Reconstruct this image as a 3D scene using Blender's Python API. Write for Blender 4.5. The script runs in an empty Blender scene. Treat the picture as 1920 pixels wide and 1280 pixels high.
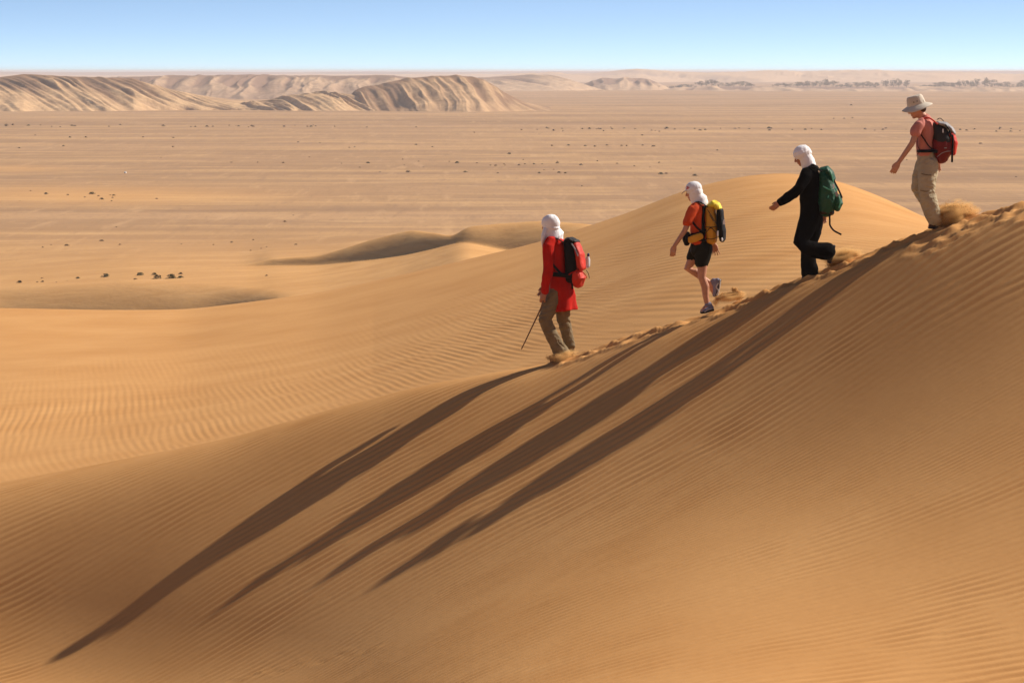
import bpy, bmesh, math, random
import numpy as np
from mathutils import Vector, Matrix, noise as mnoise

R = math.radians
scene = bpy.context.scene
F = 6400.0          # focal length of the 120 mm lens in units of 1/1920 of the frame width
HZ = 134.0          # horizon row of the photograph (1920 x 1280)
PLAIN = -20.0       # the plain lies 20 m below the camera's eye, which is z = 0

# ------------------------------------------------------------------ camera
cam = bpy.data.cameras.new('camera')
cam.sensor_width = 36.0
cam.lens = 120.0
cam.shift_y = -(640 - HZ) / 1920.0
cam.clip_start = 0.5
cam.clip_end = 60000
camo = bpy.data.objects.new('camera', cam)
scene.collection.objects.link(camo)
camo.location = (0, 0, 0)
camo.rotation_euler = (R(90), 0, 0)
scene.camera = camo

# ------------------------------------------------------------------ world + sun
SUN = Vector((1.0, 0.3, 0.88)).normalized()
SUN_EL = math.asin(SUN.z)
SUN_AZ = math.atan2(SUN.x, SUN.y)
world = bpy.data.worlds.new('World')
scene.world = world
world.use_nodes = True
nt = world.node_tree
nt.nodes.clear()
wo = nt.nodes.new('ShaderNodeOutputWorld')
bg = nt.nodes.new('ShaderNodeBackground')
sky = nt.nodes.new('ShaderNodeTexSky')
sky.sky_type = 'NISHITA'
sky.sun_disc = False
sky.sun_elevation = SUN_EL
sky.sun_rotation = SUN_AZ
sky.air_density = 1.0
sky.dust_density = 0.6
sky.ozone_density = 2.5
tc = nt.nodes.new('ShaderNodeTexCoord')
sep = nt.nodes.new('ShaderNodeSeparateXYZ')
nt.links.new(tc.outputs['Generated'], sep.inputs[0])
def wmath(op, a, b=None):
    n = nt.nodes.new('ShaderNodeMath'); n.operation = op
    for i, v in enumerate((a, b)):
        if v is None: continue
        if isinstance(v, (int, float)): n.inputs[i].default_value = v
        else: nt.links.new(v, n.inputs[i])
    return n.outputs[0]
# the pale horizon layer is only about a degree thick here, so elevation is stretched just above the horizon
zc = wmath('MAXIMUM', sep.outputs[2], 0.0)
ex = wmath('EXPONENT', wmath('MULTIPLY', zc, -26.0))
lift = wmath('MULTIPLY', wmath('SUBTRACT', 1.0, ex), 0.26)
z2 = wmath('ADD', wmath('ADD', zc, 0.085), lift)
cmb = nt.nodes.new('ShaderNodeCombineXYZ')
nt.links.new(sep.outputs[0], cmb.inputs[0]); nt.links.new(sep.outputs[1], cmb.inputs[1]); nt.links.new(z2, cmb.inputs[2])
nrm = nt.nodes.new('ShaderNodeVectorMath'); nrm.operation = 'NORMALIZE'
nt.links.new(cmb.outputs[0], nrm.inputs[0])
nt.links.new(nrm.outputs[0], sky.inputs[0])
tint = nt.nodes.new('ShaderNodeMix'); tint.data_type = 'RGBA'; tint.blend_type = 'MULTIPLY'; tint.inputs[0].default_value = 1.0
tint.inputs[7].default_value = (1.06, 1.04, 1.04, 1)      # a faint violet cast, as in the dusty horizon air
nt.links.new(sky.outputs[0], tint.inputs[6])
# dust brightens the whole horizon ring evenly and thins out towards the zenith
glow = wmath('ADD', 1.0, wmath('MULTIPLY', wmath('EXPONENT', wmath('MULTIPLY', zc, -9.0)), 1.62))
gl = nt.nodes.new('ShaderNodeVectorMath'); gl.operation = 'SCALE'
nt.links.new(tint.outputs[2], gl.inputs[0]); nt.links.new(glow, gl.inputs['Scale'])
nt.links.new(gl.outputs[0], bg.inputs['Color'])
bg.inputs['Strength'].default_value = 0.055
nt.links.new(bg.outputs[0], wo.inputs['Surface'])

sl = bpy.data.lights.new('sun', 'SUN')
sl.energy = 5.0
sl.angle = R(0.53)
sl.color = (1.0, 0.90, 0.76)
slo = bpy.data.objects.new('sun', sl)
scene.collection.objects.link(slo)
slo.rotation_euler = (-SUN).to_track_quat('-Z', 'Y').to_euler()
slo.location = (30, 15, 30)

scene.view_settings.view_transform = 'Standard'
scene.view_settings.look = 'None'
scene.view_settings.gamma = 1.0
scene.view_settings.use_curve_mapping = False
scene.view_settings.exposure = 0.40

# ------------------------------------------------------------------ object helpers
COL = scene.collection
def tag(o, label=None, cat=None, group=None, kind=None):
    if label: o['label'] = label
    if cat: o['category'] = cat
    if group: o['group'] = group
    if kind: o['kind'] = kind
    return o
def link(name, me, mat=None, parent=None, loc=None):
    o = bpy.data.objects.new(name, me)
    COL.objects.link(o)
    if mat is not None and me is not None:
        me.materials.clear(); me.materials.append(mat)
    if parent is not None:
        o.parent = parent
        # meshes are written in world coordinates; the parent Empty sits at the thing's base
        o.location = (-parent.location if parent.type == 'EMPTY' else (0, 0, 0)) if loc is None else loc
    elif loc is not None:
        o.location = loc
    return o
def empty(name, loc):
    o = bpy.data.objects.new(name, None)
    COL.objects.link(o)
    o.location = loc
    o.empty_display_size = 0.1
    return o
def np_mesh(name, V, Fq, smooth=True):
    me = bpy.data.meshes.new(name)
    V = np.asarray(V, dtype=np.float32); Fq = np.asarray(Fq, dtype=np.int32)
    me.vertices.add(len(V)); me.vertices.foreach_set('co', V.ravel())
    n, k = Fq.shape
    me.loops.add(n * k); me.loops.foreach_set('vertex_index', Fq.ravel())
    me.polygons.add(n)
    me.polygons.foreach_set('loop_start', np.arange(n, dtype=np.int32) * k)
    me.polygons.foreach_set('loop_total', np.full(n, k, dtype=np.int32))
    if smooth: me.polygons.foreach_set('use_smooth', np.ones(n, dtype=bool))
    me.update(calc_edges=True)
    me.validate()
    return me
def grid_mesh(name, X, Y, Z):
    nr, nc = X.shape
    V = np.stack([X, Y, Z], -1).reshape(-1, 3)
    i = np.arange(nr * nc).reshape(nr, nc)
    Fq = np.stack([i[:-1, :-1], i[:-1, 1:], i[1:, 1:], i[1:, :-1]], -1).reshape(-1, 4)
    return np_mesh(name, V, Fq)
def add_attr(me, name, arr):
    a = me.attributes.new(name, 'FLOAT', 'POINT')
    a.data.foreach_set('value', np.asarray(arr, dtype=np.float32).ravel())

# ------------------------------------------------------------------ materials
class NT:
    def __init__(s, name):
        s.m = bpy.data.materials.new(name); s.m.use_nodes = True
        s.t = s.m.node_tree
        s.b = s.t.nodes['Principled BSDF']; s.out = s.t.nodes['Material Output']
    def n(s, kind, **kw):
        x = s.t.nodes.new(kind)
        for k, v in kw.items(): setattr(x, k, v)
        return x
    def l(s, a, b): s.t.links.new(a, b)
    def coord(s, scale=(1, 1, 1), rot=(0, 0, 0), which='Object'):
        t = s.n('ShaderNodeTexCoord'); m = s.n('ShaderNodeMapping')
        m.inputs['Scale'].default_value = scale; m.inputs['Rotation'].default_value = rot
        s.l(t.outputs[which], m.inputs[0]); return m.outputs[0]
    def noise(s, vec, scale, detail=4, rough=0.55, dist=0.0):
        x = s.n('ShaderNodeTexNoise')
        s.l(vec, x.inputs['Vector']); x.inputs['Scale'].default_value = scale
        x.inputs['Detail'].default_value = detail; x.inputs['Roughness'].default_value = rough
        x.inputs['Distortion'].default_value = dist
        return x.outputs['Fac']
    def ramp(s, fac, stops):
        r = s.n('ShaderNodeValToRGB'); e = r.color_ramp.elements
        while len(e) > 2: e.remove(e[-1])
        for i, (p, c) in enumerate(stops):
            if i > 1: e.new(p)
            e[i].position = p; e[i].color = (c[0], c[1], c[2], 1) if not isinstance(c, (int, float)) else (c, c, c, 1)
        s.l(fac, r.inputs[0]); return r.outputs['Color']
    def mix(s, fac, a, b, blend='MIX'):
        x = s.n('ShaderNodeMix', data_type='RGBA', blend_type=blend)
        for sock, v in ((x.inputs[0], fac), (x.inputs[6], a), (x.inputs[7], b)):
            if isinstance(v, (int, float)): sock.default_value = v
            elif isinstance(v, tuple): sock.default_value = (v[0], v[1], v[2], 1)
            else: s.l(v, sock)
        return x.outputs[2]
    def math(s, op, a, b=0.0, clamp=False):
        x = s.n('ShaderNodeMath', operation=op); x.use_clamp = clamp
        for i, v in enumerate((a, b)):
            if isinstance(v, (int, float)): x.inputs[i].default_value = v
            else: s.l(v, x.inputs[i])
        return x.outputs[0]
    def attr(s, name):
        x = s.n('ShaderNodeAttribute', attribute_name=name); return x.outputs['Fac']
    def bump(s, h, strength=0.3, dist=0.01):
        x = s.n('ShaderNodeBump'); x.inputs['Strength'].default_value = strength; x.inputs['Distance'].default_value = dist
        s.l(h, x.inputs['Height']); s.l(x.outputs[0], s.b.inputs['Normal'])
    def base(s, c, rough=0.9, spec=0.15):
        if isinstance(c, tuple): s.b.inputs['Base Color'].default_value = (c[0], c[1], c[2], 1)
        else: s.l(c, s.b.inputs['Base Color'])
        s.b.inputs['Roughness'].default_value = rough
        s.b.inputs['Specular IOR Level'].default_value = spec
        return s.m

def fabric(name, col, var=0.25, scale=60, rough=0.85, bump=0.35, weave=True, spec=0.15):
    k = NT(name); v = k.coord()
    n1 = k.noise(v, 7, 5); n2 = k.noise(v, scale, 3)
    dark = tuple(c * (1 - var) for c in col); light = tuple(min(1, c * (1 + var * .6)) for c in col)
    c = k.ramp(n1, [(0.3, dark), (0.7, light)])
    h = k.math('ADD', k.math('MULTIPLY', n2, 0.35), k.noise(v, 14, 3))
    k.bump(h, bump, 0.012)
    return k.base(c, rough, spec)

SAND_D = (0.53, 0.266, 0.094); SAND_L = (0.62, 0.334, 0.130)
def sand_material(name):
    k = NT(name); v = k.coord()
    big = k.noise(v, 0.35, 3); fine = k.noise(v, 9.0, 6, .7); grain = k.noise(v, 160, 2, .6)
    c = k.ramp(big, [(0.3, SAND_D), (0.72, SAND_L)])
    c = k.mix(k.ramp(fine, [(0.35, 0.0), (0.75, 0.24)]), c, (0.42, 0.21, 0.075))
    c = k.mix(k.ramp(grain, [(0.3, 0.10), (0.6, 0.0)]), c, (0.30, 0.16, 0.07))
    k.bump(k.math('ADD', k.math('MULTIPLY', grain, .3), k.math('ADD', fine, k.math('MULTIPLY', k.noise(v, 42, 3, .7), .35))), 0.26, 0.012)
    return k.base(c, 0.95, 0.08)
M = {}
M['sand'] = sand_material('dune sand')

scene.cycles.volume_bounces = 2
scene.cycles.volume_step_rate = 0.6
# ------------------------------------------------------------------ terrain maths
rng = np.random.default_rng(7)
def table(xs, ys, sigma, lo=-3000, hi=5000, step=5):
    X = np.arange(lo, hi, step, dtype=float); Yv = np.interp(X, xs, ys)
    if sigma > 0:
        n = int(4 * sigma / step) + 1; g = np.exp(-0.5 * (np.arange(-n, n + 1) * step / sigma) ** 2); g /= g.sum()
        Yv = np.convolve(np.pad(Yv, n, mode='edge'), g, mode='valid')
    return lambda q: np.interp(q, X, Yv)
def sst(t):
    t = np.clip(t, 0, 1); return t * t * (3 - 2 * t)
def smax(a, b, k):
    h = np.clip(0.5 + 0.5 * (a - b) / k, 0, 1)
    return b + (a - b) * h + k * h * (1 - h)
_nt = rng.random((256, 256))
def vnoise(x, y):
    xi = np.floor(x).astype(int); yi = np.floor(y).astype(int); fx = x - xi; fy = y - yi
    fx = fx * fx * (3 - 2 * fx); fy = fy * fy * (3 - 2 * fy)
    a = _nt[yi % 256, xi % 256]; b = _nt[yi % 256, (xi + 1) % 256]; c = _nt[(yi + 1) % 256, xi % 256]; d = _nt[(yi + 1) % 256, (xi + 1) % 256]
    return (a + (b - a) * fx) * (1 - fy) + (c + (d - c) * fx) * fy - 0.5
def fbm(x, y, o=4, g=0.5):
    s = 0; a = 1.0
    for i in range(o):
        s = s + a * vnoise(x * 2 ** i + 17.3 * i, y * 2 ** i + 5.1 * i); a *= g
    return s

# ripple pattern: band-passed noise gives wandering crests that fork and end like wind ripples
def ripple_tex(nu, npx, Lu, Lp, bw_p, bw_u, seed, tilt=0.0):
    r = np.random.default_rng(seed)
    w = np.fft.fft2(r.standard_normal((npx, nu)) + 0j)
    kp = np.fft.fftfreq(npx, Lp / npx)[:, None]; ku = np.fft.fftfreq(nu, Lu / nu)[None, :]
    flt = np.exp(-0.5 * ((kp - 1.0) / bw_p) ** 2 - 0.5 * ((ku) / bw_u) ** 2)
    z = np.fft.ifft2(w * flt); z /= np.sqrt(np.mean(np.abs(z) ** 2))
    A = np.abs(z); ph = np.angle(z)
    h = (np.sin(ph) + 0.28 * np.sin(2 * ph + 0.6)) * np.minimum(A, 1.6) ** 0.55
    return h.astype(np.float32), Lu, Lp
def sample(tex, u, p):
    h, Lu, Lp = tex; n, m = h.shape
    x = (u / Lu * m) % m; y = (p / Lp * n) % n
    xi = np.floor(x).astype(int); yi = np.floor(y).astype(int); fx = x - xi; fy = y - yi
    x1 = (xi + 1) % m; y1 = (yi + 1) % n; xi %= m; yi %= n
    return (h[yi, xi] * (1 - fx) + h[yi, x1] * fx) * (1 - fy) + (h[y1, xi] * (1 - fx) + h[y1, x1] * fx) * fy
TEX1 = ripple_tex(512, 2048, 24.0, 230.0, 0.12, 0.55, 3)
TEX2 = ripple_tex(512, 2048, 60.0, 230.0, 0.09, 0.16, 5)

# the crest of the near dune: frame column -> frame row and distance
crest_row = table([-2500, -1500, -600, 0, 200, 440, 620, 800, 940, 1045, 1200, 1330, 1510, 1600, 1745, 1920, 2300, 2700, 3200, 4500],
                  [1180, 1100, 990, 905, 868, 820, 768, 722, 697, 681, 625, 590, 519, 488, 431, 381, 262, 180, 130, 60], 34)
crest_y = table([-1500, -600, 0, 500, 740, 900, 1050, 1200, 1750, 1920, 3000], [46.8, 45.6, 44.7, 43.7, 43.2, 42.75, 42.35, 42.05, 41.05, 40.75, 40.3], 50)
_px = np.arange(-2500, 4500, 4.0)
_cy = crest_y(_px); _cx = (_px - 960) / F * _cy; _cz = -(crest_row(_px) - HZ) / F * _cy
_g = np.exp(-0.5 * (np.arange(-120, 121) * 4 / 130.0) ** 2); _g /= _g.sum()
_czs = np.convolve(np.pad(_cz - _cx * 0.3, 120, mode='edge'), _g, mode='valid') + _cx * 0.3   # the face below follows a smoother line
def crest_at(x): return np.interp(x, _cx, _cy), np.interp(x, _cx, _cz), np.interp(x, _cx, _px)
def crest_soft(x): return np.interp(x, _cx, _czs)
# slope profile below the crest, by frame column: shoulder width, steepest slope, foot of steep face, slope beyond
P_w = table([-500, 0, 700, 1100, 1500, 1920], [2.8, 2.6, 1.2, 0.85, 0.85, 1.0], 120)
P_m = table([-500, 0, 120, 400, 740, 1100, 1500, 1920, 2500], [.84, .86, .80, .585, .505, .50, .56, .64, .70], 100)
P_t = table([-500, 0, 600, 960, 1300, 1600, 1920, 2500], [7.2, 6.6, 4.7, 3.4, 2.8, 2.6, 2.1, 1.9], 120)
P_e = table([-500, 0, 960, 1300, 1600, 1920, 2500], [.10, .10, .10, .20, .36, .52, .68], 130)
_S = np.arange(0, 60, 0.05); _pk = np.arange(-2500, 4500, 25.0)
_sl = (P_m(_pk)[:, None] * sst(_S[None, :] / P_w(_pk)[:, None]))
_tr = sst((_S[None, :] - P_t(_pk)[:, None] + 0.9) / 3.2)
_sl = _sl * (1 - _tr) + P_e(_pk)[:, None] * _tr
_drop = np.cumsum(_sl, axis=1) * 0.05
def drop_at(px, s):
    fi = np.clip((px - _pk[0]) / 25.0, 0, len(_pk) - 1.001); i = fi.astype(int); f = fi - i
    gi = np.clip(s / 0.05, 0, len(_S) - 1.001); j = gi.astype(int); g = gi - j
    return (_drop[i, j] * (1 - f) + _drop[i + 1, j] * f) * (1 - g) + (_drop[i, j + 1] * (1 - f) + _drop[i + 1, j + 1] * f) * g
# the middle dune: rows of its front edge (48 m) and its skyline (95 m)
mid_front = table([-1500, -600, 0, 440, 800, 960, 1200, 1450, 1600, 1750, 1920, 2500], [880, 860, 800, 730, 650, 600, 520, 430, 385, 345, 330, 330], 170)
mid_sky = table([-2500, -600, 0, 200, 350, 450, 600, 760, 1010, 1180, 1290, 1400, 1480, 1560, 1640, 1740, 1850, 2000, 2500],
                [560, 450, 441, 445, 444, 432, 412, 377, 318, 262, 217, 192, 187, 199, 228, 276, 335, 380, 430], 30)
def mid_h(x, y):
    px = 960 + x / np.maximum(y, 30.0) * F
    za = -mid_front(px) * 48.0 / F; zb = -mid_sky(px) * 95.0 / F
    t = (y - 48.0) / 47.0
    z = za + (zb - za) * t + 0.42 * np.sin(np.clip(t, 0, 1) * math.pi) * np.interp(px, [0, 700, 1200, 1600], [-.9, -.6, .2, .5])
    z = z + 0.14 * fbm(x * 0.11, y * 0.07, 2) * sst(np.clip(t, 0, 1) * 4) * sst((1 - t) * 5)
    d = np.maximum(y - 93.0, 0)
    z = z - 0.010 * d ** 2 * (d < 25) - (0.25 + 0.5 * (d - 5)) * 0
    z = np.where(d >= 25, z - 0.010 * 625 - 0.5 * (d - 25), z)
    return z
def base_h(x, y):
    yc, zc, px = crest_at(x)
    s = yc - y
    zs = crest_soft(x)
    front = zs + (zc - zs) * np.exp(-(np.maximum(s, 0) / 1.1) ** 1.5) - drop_at(px, np.maximum(s, 0))
    b = np.maximum(-s, 0)
    back = zc - 0.42 * (np.sqrt(b * b + 0.36) - 0.6)
    near = np.where(s >= 0, front, back)
    t = np.clip((30 - y) / 30, 0, 2)
    floor = -7.3 + 5.6 * t ** 1.5
    near = smax(near, floor, 0.9)
    m = mid_h(x, y)
    return np.where(y > 47.5, m, np.where(y > 44.2, smax(near, m, 0.25), near))

# trail of footprints and slumped sand along the crest
prints = []
_r = random.Random(4)
pxx = 1068.0
while pxx < 2350:
    k = len(prints)
    prints.append((pxx + _r.uniform(-4, 4), 0.02 + 0.17 * (k % 2) + _r.uniform(-.04, .07), _r.uniform(.035, .075), _r.uniform(-.3, .3)))
    pxx += _r.uniform(15, 26)
for q in range(30):   # a second walker's line lower on the shoulder, near the right edge
    prints.append((1700 + q * 17 + _r.uniform(-6, 6), 0.32 + 0.22 * (q % 2) + 0.10 * math.sin(q * .5) + _r.uniform(-.05, .05), _r.uniform(.018, .042), _r.uniform(-.5, .5)))
def trail_h(x, y):
    yc, zc, px = crest_at(x)
    s = yc - y
    out = np.zeros_like(x)
    band = np.exp(-((s - 0.16) / 0.30) ** 2) * sst((px - 1050) / 30)
    out += band * (0.026 * fbm(x * 2.6, y * 7.0, 3) + 0.012 * fbm(x * 8, y * 11 + 3, 2)) * (0.6 + 0.55 * sst((px - 1700) / 250))
    for (p, so, dep, yaw) in prints:
        x0 = np.interp(p, _px, _cx); y0 = np.interp(p, _px, _cy) - so
        m = (np.abs(x - x0) < 0.6) & (np.abs(y - y0) < 0.5)
        if not m.any(): continue
        dx = x[m] - x0; dy = y[m] - y0
        c, sn = math.cos(yaw), math.sin(yaw)
        a = (dx * c + dy * sn) / 0.145; b = (-dx * sn + dy * c) / 0.075
        r2 = a * a + b * b
        hole = -dep * np.exp(-r2 ** 1.5)
        rim = dep * 0.55 * np.exp(-((np.sqrt(r2) - 1.45) / 0.35) ** 2) * (0.6 + 0.4 * np.tanh(-a * 1.2))
        slump = 0.018 * np.exp(-((dx + dy * .3) / 0.08) ** 2) * sst(-dy / 0.12) * np.exp(dy / 0.16)
        out[m] += hole + rim - slump
    return out
def track_h(x, y):
    """a lizard's faint double line of prints low on the face"""
    out = np.zeros_like(x); r = _r
    for i in range(70):
        u = i / 69.0; px = 430 + 290 * u; row = 1275 - 62 * u + 5 * math.sin(i * .35)
        yy = 39.0
        for _ in range(6):
            z = float(base_h(np.array([(px - 960) / F * yy]), np.array([yy]))[0]); yy = .5 * yy + .5 * (-z * F / (row - HZ))
        x0 = (px - 960) / F * yy; y0 = yy + (.035 if i % 2 else -.035)
        m = (np.abs(x - x0) < .08) & (np.abs(y - y0) < .08)
        if m.any():
            d2 = ((x[m] - x0) / .024) ** 2 + ((y[m] - y0) / .022) ** 2
            out[m] -= .012 * np.exp(-d2) - .005 * np.exp(-((np.sqrt(d2) - 1.6) / .5) ** 2)
    return out
def near_ripples(x, y):
    yc, zc, px = crest_at(x); s = yc - y
    # stretch: ripples are broader on the upper right flank, finest along the foot of the face
    lam = 0.118 + 0.030 * sst((px - 1300) / 600) * sst((3.4 - s) / 2.0) - 0.045 * np.exp(-((s - P_t(px) - 1.4) / 1.3) ** 2) * sst((px - 500) / 500)
    warp = 0.20 * fbm(x * 0.22, y * 0.25, 2) + 0.025 * fbm(x * 1.3, y * 1.3, 2)
    tilt = -0.02 * x + 0.010 * x * np.abs(x) * 0.4
    q = (y - 0.20 * x + warp + tilt)
    p = (q - 36.0) / 0.105
    h = sample(TEX1, x + 40, p)
    # second train with longer spacing takes over where lam is large
    p2 = (q - 36.0 + 0.05 * (y - 36)) / 0.140
    h2 = sample(TEX1, x * 0.9 + 11, p2 + 71)
    p3 = (q - 36.0) / 0.072
    h3 = sample(TEX1, x * 1.2 + 5, p3 + 133)
    wb = sst((lam - 0.12) / 0.022); wf = sst((0.108 - lam) / 0.022)
    hh = h * (1 - wb) * (1 - wf) * 0.0100 + h2 * wb * 0.0135 + h3 * wf * 0.0062
    amp = 0.72 + 1.35 * fbm(x * 0.42 + 9, y * 0.8, 3)
    amp = np.clip(amp, 0.15, 1.3)
    amp *= 0.6 + 0.4 * sst(s / 0.6)
    trail = 1 - 0.85 * np.exp(-((s - 0.15) / 0.28) ** 2) * sst((px - 1050) / 30)
    win = sst((y - 26.5) / 1.5) * sst((46.2 - y) / 1.0) * sst((12 - np.abs(x)) / 3)
    return hh * amp * win * trail
def mid_ripples(x, y):
    px = 960 + x / y * F
    w1 = 0.35 * fbm(x * 0.12, y * 0.06, 2) + 0.02 * fbm(x * .8, y * .3, 2)
    bend = 0.020 * np.maximum(56 - y, 0) ** 2 * 0.55
    hA = sample(TEX2, y + 3, (x + 0.12 * (y - 50) - bend + w1) / 0.135)
    aA = sst((88 - y) / 34) * sst((1250 - px) / 250) * np.clip(0.8 + 0.9 * fbm(x * .25, y * .12, 3), 0.15, 1.2)
    hB = sample(TEX2, y * 0.7 - x * .2, (x * 0.97 + 0.24 * (y - 50) + 1.5 * w1) / 0.27 + 40)
    aB = sst((px - 1020) / 250) * np.clip(0.8 + 0.8 * fbm(x * .2 + 5, y * .1, 3), 0.1, 1.2)
    hC = sample(TEX1, x * 0.5, (y + 0.22 * x + 2 * w1) / 0.85 + 90)
    aC = sst((y - 56) / 10) * sst((1300 - px) / 400) * 0.9
    win = sst((y - 47.2) / 1.0) * sst((100 - y) / 6) * sst((19 - np.abs(x)) / 4)
    return (hA * aA * 0.0062 + hB * aB * 0.0062 + hC * aC * 0.0045) * win

def lines(segs):
    out = []
    for a, b, st in segs:
        out.append(np.arange(a, b, st))
    out.append([segs[-1][1]])
    return np.concatenate(out)
# near dune sheet: its rows run along the ripples
xs = lines([(-60, -12, 2.0), (-12, -7.6, 0.25), (-7.6, 7.6, 0.048), (7.6, 12, 0.25), (12, 60, 2.0)])
ts = lines([(-30, 24, 0.75), (24, 29, 0.15), (29, 46.0, 0.0142), (46.0, 47, 0.10)])
Xg, Tg = np.meshgrid(xs, ts)
Yg = Tg + 0.19 * np.clip(Xg, -8, 8) * np.where(Xg > 0, sst((46 - Tg) / 3.0), sst((47.1 - Tg) / 1.2)) * sst((Tg - 20) / 6)
Zg = base_h(Xg, Yg) + near_ripples(Xg, Yg) + trail_h(Xg, Yg) + track_h(Xg, Yg)
me = grid_mesh('dune_near', Xg, Yg, Zg)
o = link('dune_slope', me, M['sand']); tag(o, kind='structure')
# middle dune sheet
xs = lines([(-90, -16, 2.5), (-16, -11, 0.25), (-11, 11.5, 0.026), (11.5, 18, 0.2), (18, 90, 2.5)])
ts = lines([(47, 66, 0.15), (66, 98, 0.22), (98, 126, 0.7), (126, 150, 2)])
Xg, Yg = np.meshgrid(xs, ts)
Zg = base_h(Xg, Yg) + mid_ripples(Xg, Yg)
Zg = np.maximum(Zg, PLAIN - 1.5)
me = grid_mesh('dune_mid', Xg, Yg, Zg)
o = link('dune', me, M['sand']); tag(o, kind='structure')

# ------------------------------------------------------------------ plain
hol_edge = table([-900, 0, 250, 430, 480, 520, 560, 900], [350, 335, 325, 316, 311, 305, 299, 260], 20)
hol_el = table([-900, 0, 250, 430, 520], [-2.5, -1.0, 0, .26, .3], 12)
fy = table([300, 500, 1100, 1500], [350, 345, 300, 290], 15)        # foot of the slip face of a low dune on the plain
fe = table([460, 500, 600, 700, 760, 820, 870, 940, 1010, 1300], [0, .2, .8, 1.8, 2.5, 3.4, 4.2, 3.7, 3.6, 3.6], 14)
fh = table([440, 470, 500, 600, 700, 770, 830, 850, 875, 940, 1010, 1100, 1300], [0, .2, .5, .75, 1.65, 1.9, 1.0, .5, 1.2, 2.0, 2.5, 2.5, 1.5], 10)
def slipface(px, y):
    yf = fy(px); e = fe(px); hc = fh(px); L = np.maximum(hc / 0.235, .3)
    t = (y - yf) / L
    front = e * sst((y - yf + 130) / 90)
    edge = sst((px - 400) / 120)
    return edge * np.where(t < 0, front, np.where(t < 1, e + hc * (1 - (1 - np.clip(t, 0, 1)) ** 2), (e + hc) * np.exp(-np.maximum(y - yf - L, 0) / 30.0)))
def plain_h(x, y):
    px = 960 + x / y * F
    z = PLAIN + np.zeros_like(x)
    ye = hol_edge(px)
    z -= 7.0 * np.clip((ye - y) / 20.0, 0, 1) ** 2 * sst((570 - px) / 200)
    z += hol_el(px) * sst((ye + 90 - y) / 80) * sst((700 - px) / 260)
    z += slipface(px, y)
    z += 0.22 * fbm(x * 0.02, y * 0.03, 4) * sst((y - 240) / 60)
    z += 2.2 * fbm(x * 0.0016 + 3, y * 0.0022, 3) * sst((y - 600) / 900)
    return z
def plain_sand(x, y):
    px = 960 + x / y * F; py = HZ - PLAIN * F / y
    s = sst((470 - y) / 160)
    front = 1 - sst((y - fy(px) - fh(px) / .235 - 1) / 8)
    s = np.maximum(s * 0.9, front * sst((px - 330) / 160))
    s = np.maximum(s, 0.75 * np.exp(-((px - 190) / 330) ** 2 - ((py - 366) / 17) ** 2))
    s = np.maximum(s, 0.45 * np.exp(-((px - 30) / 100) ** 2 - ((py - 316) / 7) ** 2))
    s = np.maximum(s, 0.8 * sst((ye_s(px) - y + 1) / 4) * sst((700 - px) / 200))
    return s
ye_s = hol_edge
pcols = np.concatenate([np.arange(-2400, -100, 60), np.arange(-100, 1200, 3.5), np.arange(1200, 2030, 6.0), np.arange(2030, 4400, 60)])
rows_y = [60.0]
while rows_y[-1] < 15500:
    y = rows_y[-1]
    rows_y.append(y + (0.45 if 284 <= y <= 352 else 1.0 if 352 < y <= 410 else max(2.0, y * 0.018)))
PX, YY = np.meshgrid(pcols, np.array(rows_y))
XX = (PX - 960) / F * YY
ZZ = plain_h(XX, YY)
me = grid_mesh('plain', XX, YY, ZZ)
add_attr(me, 'sand', plain_sand(XX, YY))
k = NT('gravel plain')
v = k.coord()
st1 = k.noise(k.coord((0.011, 0.040, 1), (0, 0, .06)), 1.0, 6, .66, .6)
st2 = k.noise(k.coord((0.0022, 0.0075, 1), (0, 0, -.05)), 1.0, 5, .62, 0.8)
st3 = k.noise(k.coord((0.05, 0.17, 1), (0, 0, .1)), 1.0, 5, .68, .5)
spk = k.noise(k.coord((1.0, 0.9, 1)), 0.9, 3, .7)
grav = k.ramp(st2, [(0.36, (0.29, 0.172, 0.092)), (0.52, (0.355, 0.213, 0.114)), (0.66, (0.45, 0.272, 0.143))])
streak = k.ramp(st1, [(0.50, 0.0), (0.62, 0.70)])
c = k.mix(streak, grav, (0.52, 0.318, 0.155))
c = k.mix(k.ramp(st1, [(0.36, 0.42), (0.47, 0.0)]), c, (0.27, 0.165, 0.100))
pale = k.ramp(st3, [(0.58, 0.0), (0.70, 0.55)])
c = k.mix(pale, c, (0.60, 0.385, 0.205))
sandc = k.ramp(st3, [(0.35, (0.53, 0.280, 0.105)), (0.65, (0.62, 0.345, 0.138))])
wind = k.noise(k.coord((1.3, .10, 1), (0, 0, .12)), 1.0, 4, .7)
wind2 = k.noise(k.coord((.30, .022, 1), (0, 0, -.1)), 1.0, 4, .7)
c = k.mix(k.ramp(wind, [(0.30, 0.42), (0.45, 0.0)]), c, (0.25, 0.150, 0.088))
c = k.mix(k.ramp(wind2, [(0.56, 0.0), (0.68, 0.38)]), c, (0.56, 0.35, 0.185))
c = k.mix(k.ramp(wind2, [(0.32, 0.40), (0.43, 0.0)]), c, (0.26, 0.158, 0.095))
c = k.mix(k.ramp(spk, [(0.32, 0.60), (0.42, 0.0)]), c, (0.22, 0.13, 0.075))
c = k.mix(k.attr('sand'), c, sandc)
k.bump(k.math('ADD', spk, k.math('MULTIPLY', st3, 2.0)), 0.20, 0.2)
M['plain'] = k.base(c, 0.95, 0.06)
o = link('ground', me, M['plain']); tag(o, kind='structure')

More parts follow.
